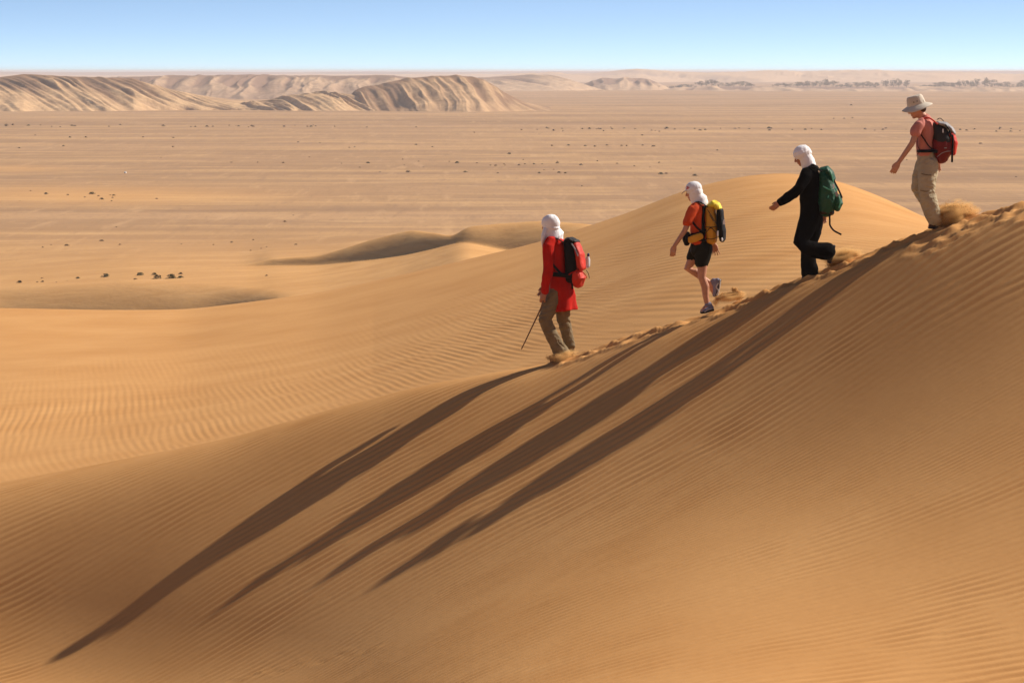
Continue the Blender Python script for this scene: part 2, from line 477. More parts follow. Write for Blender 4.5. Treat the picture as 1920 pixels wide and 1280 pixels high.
# ------------------------------------------------------------------ hills
def hill_mat(name, cap, lo, hi):
    k = NT(name); v = k.coord()
    n = k.noise(v, 0.035, 5, .6); n2 = k.noise(v, 0.16, 5, .65); n3 = k.noise(k.coord((.02, .02, .35)), 1.0, 3, .6)
    sed = k.ramp(n2, [(0.32, lo), (0.68, hi)])
    sed = k.mix(k.ramp(n3, [(0.4, 0.0), (0.7, 0.35)]), sed, lo)
    f = k.math('ADD', k.attr('cap'), k.math('MULTIPLY', k.math('SUBTRACT', n, 0.5), 1.3), clamp=True)
    c = k.mix(f, sed, k.mix(n2, cap, tuple(q * 1.35 for q in cap)))
    k.bump(n2, 0.6, 2.0)
    return k.base(c, 0.95, 0.05)
M['hill'] = hill_mat('badland sediment', (0.20, 0.115, 0.066), (0.42, 0.258, 0.142), (0.66, 0.44, 0.24))
M['hill_far'] = hill_mat('far sediment', (0.19, 0.118, 0.085), (0.36, 0.235, 0.15), (0.62, 0.43, 0.27))
M['far_sand'] = hill_mat('far dune sand', (0.36, 0.235, 0.165), (0.52, 0.34, 0.20), (0.68, 0.46, 0.28))
def range_mesh(name, mat, y0, pts, depth, back, gul, glen, capk=0.0, px0=None, px1=None, step=1.6, rows=70, slant=0.0, seed=0, steep=1.0, foot_n=1.0, lite=0.0):
    """a ridge whose foot lies at distance y0; pts = skyline (column, row)"""
    px0 = pts[0][0] if px0 is None else px0; px1 = pts[-1][0] if px1 is None else px1
    sky_ = table([p[0] for p in pts], [p[1] for p in pts], 4)
    cols = np.arange(px0, px1 + step, step)
    t = np.concatenate([np.linspace(0, 1, rows), 1 + np.linspace(0.03, 1, 14) ** 1.5])
    PXr, T = np.meshgrid(cols, t)
    yt = y0 + depth
    top = PLAIN + 0 * PXr
    foot = PLAIN - 1.2
    h = -(sky_(PXr) - HZ) / F * yt - foot
    h = np.maximum(h, 0.0)
    # the toe runs out farther where the hill is high, in lobes between gullies
    X0 = (PXr - 960) / F * y0
    lobes = fbm(X0 / (glen * 4) + seed, T * 0 + seed * 3.7, 3) * 1.1
    hn = h / max(h.max(), 1e-3)
    Tc = np.clip(T, 0, 1)
    yoff = depth * (1 - hn * (1 + lobes * 0.5 * foot_n)) * (1 - Tc) * 0.8
    Yr = np.where(T <= 1, y0 + yoff + (depth - yoff) * Tc, yt + (T - 1) * back)
    Xr = (PXr - 960) / F * Yr
    prof = np.where(Tc < 1, 1 - (1 - Tc) ** (1.0 + steep), 1.0)
    prof = 0.55 * prof + 0.45 * sst(Tc)
    xw = Xr + slant * (1 - Tc) * depth + 4 * fbm(Xr / 30 + seed, Yr / 30, 2) * (glen / 16)
    def ridged(x, y): return 1 - 2 * np.abs(2 * np.abs(fbm(x, y, 2, .45)))
    g = ridged(xw / glen + seed * 1.3, Tc * 0.9 + seed) + 0.5 * ridged(xw / (glen * .42) + 9, Tc * 1.6 + 2) + 0.22 * fbm(xw / (glen * .15), Tc * 6, 2)
    g = g * (0.45 + 1.3 * np.clip(fbm(Xr / (glen * 5) + seed, Yr / (glen * 4), 3) + .45, 0, 1)) + 0.9 * (fbm(xw / (glen * 3.2) + seed * 2, Tc * .8, 2))
    Zr = foot + h * prof + gul * g * np.sin(np.clip(Tc, 0, 1) ** 0.8 * math.pi) ** 0.8 * np.minimum(hn * 1.6, 1)
    Zr += (0.05 * gul) * fbm(Xr / 8, Yr / 8, 3) * (T <= 1)
    Zr = np.where(T > 1, foot + h - (T - 1) ** 2 * np.minimum(h, 4) , Zr)
    m = grid_mesh(name, Xr, Yr, Zr)
    cap = sst((Tc - 0.38 - 0.20 * g) / 0.34) * sst((hn - .2) / .4) + capk - 0.22 * np.clip(g, -1.2, 1.2) - lite
    add_attr(m, 'cap', np.clip(cap, -0.6, 1.2))
    ob = link('hills', m, mat); tag(ob, kind='structure')
    return ob
A_pts = [(-700, 150), (-300, 152), (-60, 150), (0, 145), (25, 142), (45, 139), (60, 140), (110, 143), (200, 146), (250, 148), (272, 156), (300, 164), (340, 174), (400, 186), (450, 193), (500, 197), (560, 203), (620, 210), (680, 220)]
range_mesh('hill_west', M['hill'], 1640, A_pts, 130, 500, 1.5, 8, slant=-0.42, seed=2, step=1.3, rows=90, capk=.10)
A2 = [(380, 216), (420, 203), (460, 192), (500, 188), (545, 178), (560, 179), (600, 172), (640, 176), (700, 180), (760, 196), (800, 212), (820, 220)]
range_mesh('hill_low', M['hill'], 1660, A2, 110, 120, 1.3, 7, slant=-.3, seed=5, step=1.4, rows=70, lite=.35)
A3 = [(600, 220), (640, 200), (665, 170), (685, 162), (710, 160), (735, 153), (765, 147), (800, 144), (850, 142), (885, 144), (905, 149), (925, 160), (945, 174), (975, 190), (1010, 201), (1050, 210), (1080, 218)]
range_mesh('hill_middle', M['hill'], 1640, A3, 150, 300, 1.15, 9, slant=-0.12, seed=9, step=1.3, rows=90, capk=.62)
B_pts = [(150, 150), (220, 146), (300, 143), (400, 142), (470, 140), (520, 143), (600, 143), (680, 142), (720, 141), (770, 146), (830, 150), (900, 160), (960, 185)]
range_mesh('plateau', M['hill_far'], 2500, B_pts, 220, 900, 2.8, 22, seed=12, step=1.5, rows=60, capk=.5)
C_pts = [(820, 175), (870, 150), (900, 146), (950, 143), (1000, 141), (1030, 142), (1060, 149), (1090, 158), (1130, 168), (1180, 178)]
range_mesh('hill_east', M['hill_far'], 3300, C_pts, 300, 500, 2.6, 24, slant=-.4, seed=15, step=1.6, rows=50, lite=.15)
D_pts = [(1060, 175), (1095, 158), (1120, 150), (1134, 146), (1150, 148), (1200, 147), (1222, 151), (1245, 162), (1275, 175)]
range_mesh('mesa', M['hill_far'], 3500, D_pts, 220, 400, 2.4, 24, seed=18, step=1.6, rows=40, capk=.25)
S_pts = [(1180, 176), (1250, 168), (1330, 164), (1440, 164), (1600, 165), (1800, 165), (1960, 166), (2300, 168), (2800, 172)]
range_mesh('scarp', M['hill_far'], 3400, S_pts, 260, 900, 2.2, 34, seed=21, step=2.0, rows=36, capk=.1)
E_pts = [(880, 150), (960, 141), (1040, 139), (1110, 138), (1160, 133), (1195, 131), (1230, 133), (1270, 137), (1320, 139), (1390, 136), (1430, 134), (1500, 137), (1560, 134), (1620, 133), (1700, 135), (1760, 134), (1830, 137), (1900, 140), (2000, 138), (2600, 140)]
range_mesh('far_dunes', M['far_sand'], 6200, E_pts, 1500, 900, 5.0, 170, seed=25, step=2.0, rows=50, slant=-.2, lite=.4)
F_pts = [(-900, 136), (0, 135), (150, 136), (350, 134.5), (500, 136), (700, 134.5), (850, 135.5), (1000, 134), (1300, 135), (1500, 134), (1700, 133), (1850, 133.5), (2000, 134), (2900, 135)]
range_mesh('horizon', M['hill_far'], 11500, F_pts, 1500, 1200, 1.0, 400, seed=31, step=6, rows=20, capk=.8)
G_pts = [(-900, 142), (-60, 141), (40, 140), (200, 142), (450, 140), (600, 139), (760, 139.5), (900, 139), (1000, 141), (1100, 145)]
range_mesh('pale_flats', M['far_sand'], 8200, G_pts, 900, 1500, 1.0, 300, seed=35, step=6, rows=20, lite=.5)
# ------------------------------------------------------------------ figure toolkit
class MB:
    def __init__(s): s.V = []; s.Fc = []
    def ring_loft(s, rings, closed_ends=True):
        base = len(s.V); n = len(rings[0])
        for r in rings: s.V.extend(r)
        for i in range(len(rings) - 1):
            for j in range(n):
                a = base + i * n + j; b = base + i * n + (j + 1) % n
                s.Fc.append((a, b, b + n, a + n))
        if closed_ends:
            for i, flip in ((0, True), (len(rings) - 1, False)):
                c = sum((Vector(v) for v in rings[i]), Vector()) / n
                s.V.append(c); ci = len(s.V) - 1
                for j in range(n):
                    a = base + i * n + j; b = base + i * n + (j + 1) % n
                    s.Fc.append((b, a, ci) if flip else (a, b, ci))
        return s
    def tube(s, pts, radii, side=None, n=14, ends=True, exp=2.0):
        """pts: Vectors; radii: r or (r_side, r_other) per point"""
        pts = [Vector(p) for p in pts]
        rr = [(r, r) if isinstance(r, (int, float)) else r for r in radii]
        tang = []
        for i in range(len(pts)):
            a = pts[max(i - 1, 0)]; b = pts[min(i + 1, len(pts) - 1)]
            tang.append((b - a).normalized())
        sd = Vector(side) if side is not None else (Vector((0, 1, 0)) if abs(tang[0].y) < .9 else Vector((1, 0, 0)))
        rings = []
        def ring(c, t, ra, rb):
            u = (sd - t * sd.dot(t)).normalized(); w = t.cross(u)
            out = []
            for k in range(n):
                an = 2 * math.pi * k / n
                cx, cy = math.cos(an), math.sin(an)
                if exp != 2.0:
                    cx = math.copysign(abs(cx) ** (2 / exp), cx); cy = math.copysign(abs(cy) ** (2 / exp), cy)
                out.append(c + u * ra * cx + w * rb * cy)
            return out
        if ends:
            ra, rb = rr[0]; m = min(ra, rb)
            for q in (80, 50, 22):
                rings.append(ring(pts[0] - tang[0] * m * math.sin(R(q)), tang[0], ra * math.cos(R(q)), rb * math.cos(R(q))))
        for p, t, (ra, rb) in zip(pts, tang, rr): rings.append(ring(p, t, ra, rb))
        if ends:
            ra, rb = rr[-1]; m = min(ra, rb)
            for q in (22, 50, 80):
                rings.append(ring(pts[-1] + tang[-1] * m * math.sin(R(q)), tang[-1], ra * math.cos(R(q)), rb * math.cos(R(q))))
        return s.ring_loft(rings)
    def ell(s, c, r, rot=None, n=18, m=12):
        c = Vector(c); rot = rot or Matrix.Identity(3)
        rings = []
        for i in range(1, m):
            th = math.pi * i / m
            rings.append([c + rot @ Vector((r[0] * math.sin(th) * math.cos(2 * math.pi * k / n), r[1] * math.sin(th) * math.sin(2 * math.pi * k / n), -r[2] * math.cos(th))) for k in range(n)])
        return s.ring_loft(rings)
    def box(s, c, h, rot=None):
        c = Vector(c); rot = rot or Matrix.Identity(3); b = len(s.V)
        for z in (-1, 1):
            for y in (-1, 1):
                for x in (-1, 1): s.V.append(c + rot @ Vector((x * h[0], y * h[1], z * h[2])))
        for f in ((0, 2, 3, 1), (4, 5, 7, 6), (0, 1, 5, 4), (2, 6, 7, 3), (0, 4, 6, 2), (1, 3, 7, 5)): s.Fc.append(tuple(b + i for i in f))
        return s
    def mesh(s, name, smooth=True):
        me = bpy.data.meshes.new(name)
        me.from_pydata([tuple(v) for v in s.V], [], s.Fc)
        me.update()
        bm = bmesh.new(); bm.from_mesh(me); bmesh.ops.recalc_face_normals(bm, faces=bm.faces); bm.to_mesh(me); bm.free()
        if smooth: me.polygons.foreach_set('use_smooth', [True] * len(me.polygons))
        me.update()
        return me

def fuse(mb, name, voxel=0.006, smooth=6, fold=None, seed=0.0, factor=0.5):
    """fuse all pieces of a builder into one continuous skin; fold = (amplitude, along-stretch, scale) adds cloth folds"""
    me0 = mb.mesh(name)
    tmp = bpy.data.objects.new('tmp', me0); COL.objects.link(tmp)
    m = tmp.modifiers.new('r', 'REMESH'); m.mode = 'VOXEL'; m.voxel_size = voxel; m.use_smooth_shade = True
    if smooth:
        q = tmp.modifiers.new('s', 'SMOOTH'); q.iterations = smooth; q.factor = factor
    dg = bpy.context.evaluated_depsgraph_get(); dg.update()
    me = bpy.data.meshes.new_from_object(tmp.evaluated_get(dg))
    bpy.data.objects.remove(tmp); bpy.data.meshes.remove(me0)
    me.name = name
    if fold:
        amp, st, sc = fold
        n = len(me.vertices)
        co = np.empty(n * 3, np.float32); me.vertices.foreach_get('co', co); co = co.reshape(-1, 3).astype(float)
        no = np.empty(n * 3, np.float32); me.vertex_normals.foreach_get('vector', no); no = no.reshape(-1, 3)
        x, y, z = co[:, 0] * sc, co[:, 1] * sc, co[:, 2] * sc * st
        wx = fbm(x * .6 + seed, z * .6 + y * .5, 2) * 1.6
        f = fbm(x * 1.0 + y * .9 + seed + wx, z * 1.0 - x * .45 + seed * 2, 3)
        ridge = 1 - np.abs(f) * 3.2
        f2 = fbm(x * 2.6 + seed * 3 + y, z * 2.2 + y * 1.6 + wx, 2)
        co += no * (amp * (0.75 * ridge + 0.5 * f2))[:, None]
        me.vertices.foreach_set('co', co.astype(np.float32).ravel()); me.update()
    me.polygons.foreach_set('use_smooth', np.ones(len(me.polygons), dtype=bool))
    return me

def place(px, row, dy, D=41.5):
    """a point of a walker: frame column and row at the walker's distance D, dy metres behind (+) or in front (-)"""
    return Vector(((px - 960) / F * D, D + dy, -(row - HZ) / F * D))

def hand(mb, wrist, d, side, palm_n, curl=0.5, spread=0.10, s=1.0, thumb=1.0):
    """palm and five fingers; d = direction of the fingers, side = towards the thumb, palm_n = out of the palm"""
    d = Vector(d).normalized(); side = Vector(side); side = (side - d * side.dot(d)).normalized()
    pn = d.cross(side); pn = pn if pn.dot(Vector(palm_n)) > 0 else -pn
    k0 = Vector(wrist)
    mb.tube([k0, k0 + d * .035 * s, k0 + d * .085 * s], [(.026 * s, .019 * s), (.037 * s, .016 * s), (.039 * s, .013 * s)], side=side, n=12)
    for i, (off, L) in enumerate(((.030, .072), (.011, .080), (-.009, .075), (-.028, .060))):
        a = k0 + d * .082 * s + side * off * s
        ang = curl * (0.8 + .15 * i)
        dd = (d * math.cos(ang * .6) + pn * math.sin(ang * .6) + side * (spread * (1.5 - i))).normalized()
        b = a + dd * L * .48 * s
        d2 = (dd * math.cos(ang) + pn * math.sin(ang)).normalized()
        c = b + d2 * L * .30 * s
        d3 = (d2 * math.cos(ang * .8) + pn * math.sin(ang * .8)).normalized()
        e = c + d3 * L * .22 * s
        mb.tube([a - d * .012 * s, a, b, c, e], [.0092 * s, .0092 * s, .0086 * s, .0080 * s, .0070 * s], n=8)
    t0 = k0 + d * .022 * s + side * .026 * s
    t1 = t0 + (d * .9 + side * .38 + pn * .45).normalized() * .040 * s * thumb
    t2 = t1 + (d * .9 + side * .0 + pn * .45).normalized() * .032 * s * thumb
    mb.tube([t0 - side * .01 * s, t0, t1, t2], [.013 * s, .0125 * s, .0105 * s, .0085 * s], n=8)

def head(mb, c, f, up, s=1.0):
    """skull, jaw, nose, lips, brow, ears; f = facing direction"""
    c = Vector(c); f = Vector(f).normalized(); up = Vector(up); up = (up - f * up.dot(f)).normalized(); sd = f.cross(up)
    rot = Matrix((sd, f, up)).transposed()
    P = lambda a, b, e: c + sd * a * s + f * b * s + up * e * s
    mb.ell(P(0, -.012, .025), (.076 * s, .094 * s, .088 * s), rot)
    mb.ell(P(0, .022, -.045), (.058 * s, .066 * s, .066 * s), rot)
    mb.ell(P(0, .062, -.092), (.026 * s, .022 * s, .020 * s), rot)
    mb.ell(P(0, .070, .022), (.048 * s, .022 * s, .014 * s), rot)
    mb.tube([P(0, .082, .012), P(0, .098, -.012), P(0, .106, -.030)], [.007 * s, .010 * s, .012 * s], n=10)
    for q in (-1, 1):
        mb.ell(P(.011 * q, .094, -.034), (.010 * s, .010 * s, .008 * s), rot)
        mb.ell(P(.036 * q, .060, -.020), (.022 * s, .022 * s, .020 * s), rot)
        mb.tube([P(.074 * q, -.006, .018), P(.082 * q, -.018, .004), P(.076 * q, -.008, -.026)], [(.010 * s, .014 * s)] * 3, n=8)
    mb.ell(P(0, .082, -.058), (.022 * s, .012 * s, .006 * s), rot)
    mb.ell(P(0, .080, -.068), (.020 * s, .012 * s, .007 * s), rot)
    return P, rot

def strap(name, pts, w, t, mat, parent, side, n=8, sub=4):
    """a webbing strap: flat band through the points"""
    P = [Vector(p) for p in pts]
    Q = []
    for i in range(len(P) - 1):
        p0 = P[max(i - 1, 0)]; p1 = P[i]; p2 = P[i + 1]; p3 = P[min(i + 2, len(P) - 1)]
        for k in range(sub):
            u = k / sub
            Q.append(0.5 * ((2 * p1) + (p2 - p0) * u + (2 * p0 - 5 * p1 + 4 * p2 - p3) * u * u + (3 * p1 - p0 - 3 * p2 + p3) * u ** 3))
    Q.append(P[-1])
    mb = MB().tube(Q, [(w / 2, t / 2)] * len(Q), side=side, n=n, exp=3.0)
    return link(name, mb.mesh(name), mat, parent)

def person_root(pt, label, group=None):
    e = empty('person', pt); tag(e, label, 'person', group); return e

def skin_mat(name, c):
    k = NT(name); v = k.coord(); n = k.noise(v, 18, 4)
    cc = k.ramp(n, [(0.3, tuple(x * .85 for x in c)), (0.7, tuple(min(1, x * 1.12) for x in c))])
    k.bump(k.noise(v, 90, 2), .12, .004)
    k.b.inputs['Subsurface Weight'].default_value = 0.08
    k.b.inputs['Subsurface Radius'].default_value = (0.012, 0.005, 0.003)
    return k.base(cc, 0.5, 0.35)
M['skin'] = skin_mat('tanned skin', (0.40, 0.175, 0.105))
M['skin2'] = skin_mat('fair tanned skin', (0.50, 0.245, 0.155))
M['white_cloth'] = fabric('white cotton', (0.78, 0.77, 0.80), .10, 80, .8, .5)
M['red_coat'] = fabric('red wool coat', (0.46, 0.011, 0.005), .22, 90, .85, .35)
M['khaki'] = fabric('olive khaki cotton', (0.200, 0.150, 0.088), .2, 90, .85, .5)
M['khaki_light'] = fabric('sand khaki cotton', (0.40, 0.335, 0.225), .15, 90, .85, .5)
M['orange_shirt'] = fabric('orange red cotton', (0.58, 0.070, 0.018), .18, 90, .8, .35)
M['shorts'] = fabric('black green nylon', (0.010, 0.010, 0.006), .3, 90, .7, .35, spec=.12)
M['black_cloth'] = fabric('black cotton', (0.004, 0.004, 0.0045), .3, 90, .9, .4, spec=.04)
M['salmon'] = fabric('salmon cotton', (0.50, 0.185, 0.150), .14, 90, .8, .35)
M['hat'] = fabric('stone canvas', (0.56, 0.50, 0.42), .1, 110, .85, .3)
M['black_nylon'] = fabric('black nylon', (0.006, 0.006, 0.007), .3, 120, .6, .35, spec=.14)
M['grey_nylon'] = fabric('charcoal nylon', (0.028, 0.026, 0.028), .25, 120, .6, .35, spec=.2)
M['lid_grey'] = fabric('pale grey nylon', (0.30, 0.29, 0.30), .2, 120, .6, .35, spec=.3)
M['red_nylon'] = fabric('bright red nylon', (0.55, 0.030, 0.014), .2, 120, .6, .4, spec=.3)
M['dark_red'] = fabric('dark red nylon', (0.17, 0.009, 0.012), .25, 120, .6, .4, spec=.3)
M['yellow_nylon'] = fabric('mustard yellow nylon', (0.62, 0.300, 0.022), .2, 120, .6, .4, spec=.3)
M['yellow_bright'] = fabric('lemon yellow nylon', (0.80, 0.60, 0.050), .15, 120, .6, .4, spec=.3)
M['green_nylon'] = fabric('bottle green nylon', (0.004, 0.066, 0.032), .25, 120, .55, .4, spec=.35)
M['green_web'] = fabric('pale green webbing', (0.10, 0.42, 0.27), .2, 160, .6, .3, spec=.3)
M['brown_nylon'] = fabric('dark brown nylon', (0.040, 0.022, 0.014), .3, 120, .6, .3)
M['boot'] = fabric('brown suede', (0.080, 0.046, 0.028), .3, 70, .85, .4)
M['shoe_blue'] = fabric('grey blue mesh', (0.20, 0.20, 0.28), .3, 140, .7, .3)
M['rubber'] = fabric('dark rubber', (0.020, 0.018, 0.018), .3, 70, .6, .3, spec=.3)
M['sole_pale'] = fabric('pale foam', (0.55, 0.53, 0.52), .15, 70, .6, .2)
k = NT('weathered wood'); v = k.coord((1, 1, .15)); M['wood'] = k.base(k.ramp(k.noise(v, 60, 4), [(.3, (.13, .065, .03)), (.7, (.24, .13, .065))]), .7, .2)
k = NT('clear plastic'); M['plastic'] = k.base((0.72, 0.76, 0.80), .12, .5); k.b.inputs['Transmission Weight'].default_value = .35
k = NT('blue plastic'); M['blue_cap'] = k.base((0.02, 0.03, 0.14), .35, .5)
k = NT('metal'); M['steel'] = k.base((0.75, 0.75, 0.75), .3, .5); k.b.inputs['Metallic'].default_value = .9
k = NT('eye'); M['eye'] = k.base((0.02, 0.014, 0.010), .15, .5)
k = NT('hair'); M['hair'] = k.base(k.ramp(k.noise(k.coord((8, 8, 1)), 40, 3), [(.3, (.030, .016, .009)), (.7, (.075, .042, .022))]), .6, .3)
k = NT('red print'); M['red_print'] = k.base((0.50, 0.02, 0.05), .6, .2)
k = NT('white print'); M['white_print'] = k.base((0.80, 0.80, 0.80), .6, .2)

def eyes(P, rot, parent, s=1.0):
    for q in (-1, 1):
        mb = MB().ell(P(.030 * q, .078, .000), (.011 * s, .008 * s, .007 * s), rot, n=10, m=8)
        link('eye', mb.mesh('eye'), M['eye'], parent)
def shoe(parent, heel, toe, up, w, mat, solemat, h=.085, names=('shoe', 'sole')):
    """a shoe from heel to toe; up = out of the ankle"""
    heel = Vector(heel); toe = Vector(toe); d = (toe - heel).normalized(); up = Vector(up); up = (up - d * up.dot(d)).normalized(); sd = d.cross(up)
    L = (toe - heel).length
    mb = MB()
    mb.tube([heel + up * .035 + d * .03, heel + up * .040 + d * L * .35, heel + up * .036 + d * L * .62, heel + up * .028 + d * (L - .035)],
            [(w * .80, .034), (w * .9, .040), (w, .032), (w * .85, .024)], side=sd, n=14)
    mb.tube([heel + up * .04 + d * .055, heel + up * h + d * .06], [(w * .78, .050), (w * .72, .048)], side=sd, n=14)
    o = link(names[0], fuse(mb, names[0], .005, 3, fold=(.0015, 1, 30)), mat, parent)
    ms = MB().tube([heel + up * .004 + d * .015, heel + up * .004 + d * L * .35, heel + up * .004 + d * L * .65, heel + up * .010 + d * (L - .02)],
                   [(w * .86, .015), (w * .82, .014), (w * 1.06, .014), (w * .88, .013)], side=sd, n=16, exp=3.0)
    o2 = link(names[1], ms.mesh(names[1]), solemat, o, loc=(0, 0, 0))
    return o
def patch(mb, c, h, rot=None): return mb.box(c, h, rot)
# ------------------------------------------------------------------ the four walkers
def body_mesh(name, J, s=1.0, arm=1.0, leg=1.0, hands=None):
    """one continuous figure; joints J are points; arm/leg scale the limb girth"""
    mb = MB(); sd = J['sd']; f = Vector((sd.y, -sd.x, 0)).normalized()
    if f.x > 0: f = -f
    Ph, rot = head(mb, J['head'], J['face'], J['up'], s)
    nb = J['neck']
    mb.tube([J['head'] - J['up'].normalized() * .05 * s - f * .02, nb + Vector((0, 0, -.01))], [.054 * s, .060 * s], n=14)
    mb.tube([J['pelvis'], J['waist'], J['chest'], nb.lerp(J['chest'], .35), nb], [(.145 * s, .10 * s), (.122 * s, .090 * s), (.145 * s, .100 * s), (.150 * s, .085 * s), (.075 * s, .060 * s)], side=sd, n=20)
    for q in 'NF':
        mb.tube([J['sh' + q].lerp(nb, .25), J['sh' + q], J['el' + q], J['wr' + q]], [.055 * s * arm, .052 * s * arm, .038 * s * arm, .026 * s], n=12)
        a, k, h = J['an' + q], J['kn' + q], J['hip' + q]
        calf = k.lerp(a, .32) - f * .022 * s
        if J.get('calf' + q) is not None: calf = k.lerp(a, .32) + J['calf' + q] * .022 * s
        mb.tube([h, h.lerp(k, .5), k, calf, k.lerp(a, .68), a], [.086 * s * leg, .074 * s * leg, .054 * s * leg, .056 * s * leg, .042 * s * leg, .034 * s * leg], n=14)
        mb.tube([a, J['toe' + q].lerp(a, .4), J['toe' + q]], [.034 * s, .032 * s, .020 * s], n=10)
        hd = J['hand' + q]
        hand(mb, J['wr' + q], hd[0], hd[1], hd[2], curl=hd[3], spread=hd[4], s=s * 1.0, thumb=1.0)
    return fuse(mb, name, .0052, 3, factor=.4), Ph, rot
V3 = lambda *a: Vector(a)

# ---- first walker: long red coat, white scarf, walking stick
D = 42.36
p = lambda x, y, dy=0.0: place(x, y, dy, D)
sd = V3(-.30, -.95, 0).normalized(); fw = V3(-.95, .30, 0)
J = dict(sd=sd, head=p(1032, 421.5), face=V3(-.93, .33, -.12), up=V3(-.08, 0, 1), neck=p(1040, 447, .02), chest=p(1042, 468), waist=p(1046, 507), pelvis=p(1050, 541),
         shN=p(1030, 455, -.165), elN=p(1028, 500, -.205), wrN=p(1021, 546, -.215), handN=(V3(-.28, 0, -.95), fw, V3(0, 1, 0), .75, .03),
         shF=p(1048, 453, .18), elF=p(1036, 500, .25), wrF=p(1022, 538, .22), handF=(V3(-.4, 0, -.9), fw, V3(0, -1, 0), .6, .05),
         hipN=p(1044, 549, -.085), knN=p(1021, 600, -.10), anN=p(1051, 662, -.085), toeN=p(1034, 676, -.10),
         hipF=p(1056, 549, .085), knF=p(1058, 602, .08), anF=p(1071, 655, .08), toeF=p(1052, 664, .08))
root = person_root(p(1052, 680), 'walker in a long red coat and white head scarf, lowest on the dune crest')
bm_, Ph, rt = body_mesh('body', J, 1.0, .8, .8)
body = link('body', bm_, M['skin'], root); eyes(Ph, rt, body)
# coat
mb = MB()
mb.tube([p(1045, 512), p(1044, 490), p(1042, 466), p(1041, 452, .01), p(1040, 445, .02)], [(.175, .125), (.172, .125), (.178, .128), (.165, .105), (.085, .075)], side=sd, n=24)
rings = []
for (cx, row, hx, hy) in ((1045, 500, .125, .170), (1050, 522, .135, .180), (1054, 545, .148, .190), (1057, 565, .152, .196), (1058.5, 582, .160, .205)):
    rg = []
    for i in range(40):
        a = 2 * math.pi * i / 40; c = p(cx, row - (2.5 if cx > 1058 else 0) * math.cos(a))
        kf = 1 + (.045 * math.cos(5 * a + 1.0) + .03 * math.cos(9 * a)) * (row - 500) / 82
        rg.append(c - fw * hx * kf * math.cos(a) + sd * hy * kf * math.sin(a))
    rings.append(rg)
mb.ring_loft(rings)
mb.tube([p(1034, 453, -.13), p(1029, 460, -.175), p(1028, 498, -.205), p(1025, 518, -.22), p(1021.5, 543, -.212)], [.078, .076, .068, .060, .050], n=16)
mb.tube([p(1046, 453, .14), p(1046, 462, .18), p(1036, 500, .25), p(1023, 536, .22)], [.078, .074, .064, .052], n=16)
mb.tube([p(1041, 449, .02), p(1039, 440, .02)], [(.090, .080), (.078, .070)], side=sd, n=18)
coat = link('coat', fuse(mb, 'coat', .0065, 5, fold=(.0090, .45, 7), seed=1.3), M['red_coat'], root)
# trousers
mb = MB()
mb.tube([p(1047, 535), p(1050, 552)], [(.145, .115), (.15, .12)], side=sd, n=18)
mb.tube([p(1044, 548, -.07), p(1032, 575, -.09), p(1021.5, 597, -.10), p(1030, 618, -.10), p(1041, 640, -.09), p(1050, 656, -.085), p(1054, 663, -.085)], [.105, .100, .086, .076, .080, .092, .100], n=18)
mb.tube([p(1056, 548, .07), p(1055, 575, .08), p(1057, 600, .08), p(1062, 622, .08), p(1069, 648, .08)], [.105, .095, .082, .070, .062], n=18)
link('trousers', fuse(mb, 'trousers', .0065, 4, fold=(.0095, 1.6, 10), seed=4.1), M['khaki'], root)
# scarf
mb = MB()
rot = rt
c = J['head']
mb.ell(c + fw * -.010 + V3(0, 0, .020), (.101, .112, .112), rot)
mb.ell(c + fw * .035 + V3(0, 0, .030), (.085, .080, .080), rot)
mb.ell(c + fw * -.015 + V3(0, 0, -.055), (.088, .098, .085), rot)
mb.tube([p(1033, 430), p(1036, 437, .01), p(1039, 443, .01), p(1040, 447, .02)], [(.095, .100), (.120, .118), (.150, .128), (.150, .105)], side=sd, n=22)
mb.tube([p(1022, 432, -.06), p(1019, 442, -.09), p(1018, 452, -.10), p(1018, 461, -.10)], [(.05, .03), (.055, .024), (.04, .018), (.018, .012)], side=sd, n=12)
for (r0, tl, q) in ((-.030, -.6, .93),):   # the edges of the wound cloth
    pts = []
    for i in range(17):
        a = 2 * math.pi * i / 16
        pts.append(c - fw * .012 + V3(0, 0, .02 + r0 + .05 * math.sin(a + 1) * tl) + sd * .096 * math.sin(a) * q - fw * .108 * math.cos(a) * q)
    mb.tube(pts, [.014] * 17, n=8)
link('scarf', fuse(mb, 'scarf', .005, 7, fold=(.0050, .5, 12), seed=2.2), M['white_cloth'], root)
b = shoe(root, p(1062, 670, -.085), p(1030, 678, -.10), V3(0, 0, 1), .048, M['boot'], M['rubber'], names=('boot', 'sole'))
b = shoe(root, p(1078, 662, .08), p(1046, 668, .08), V3(0, 0, 1), .048, M['boot'], M['rubber'], names=('boot', 'sole'))
# stick
mb = MB().tube([p(1018, 562, -.235), p(1014.5, 574, -.245), p(1006, 592, -.26), p(992, 621, -.275), p(978, 650, -.285)], [.010, .010, .009, .008, .007], n=8)
st = link('walking_stick', mb.mesh('walking_stick'), M['wood'], loc=(0, 0, 0))
tag(st, 'thin brown wooden stick held in the left hand of the red coated walker', 'stick')
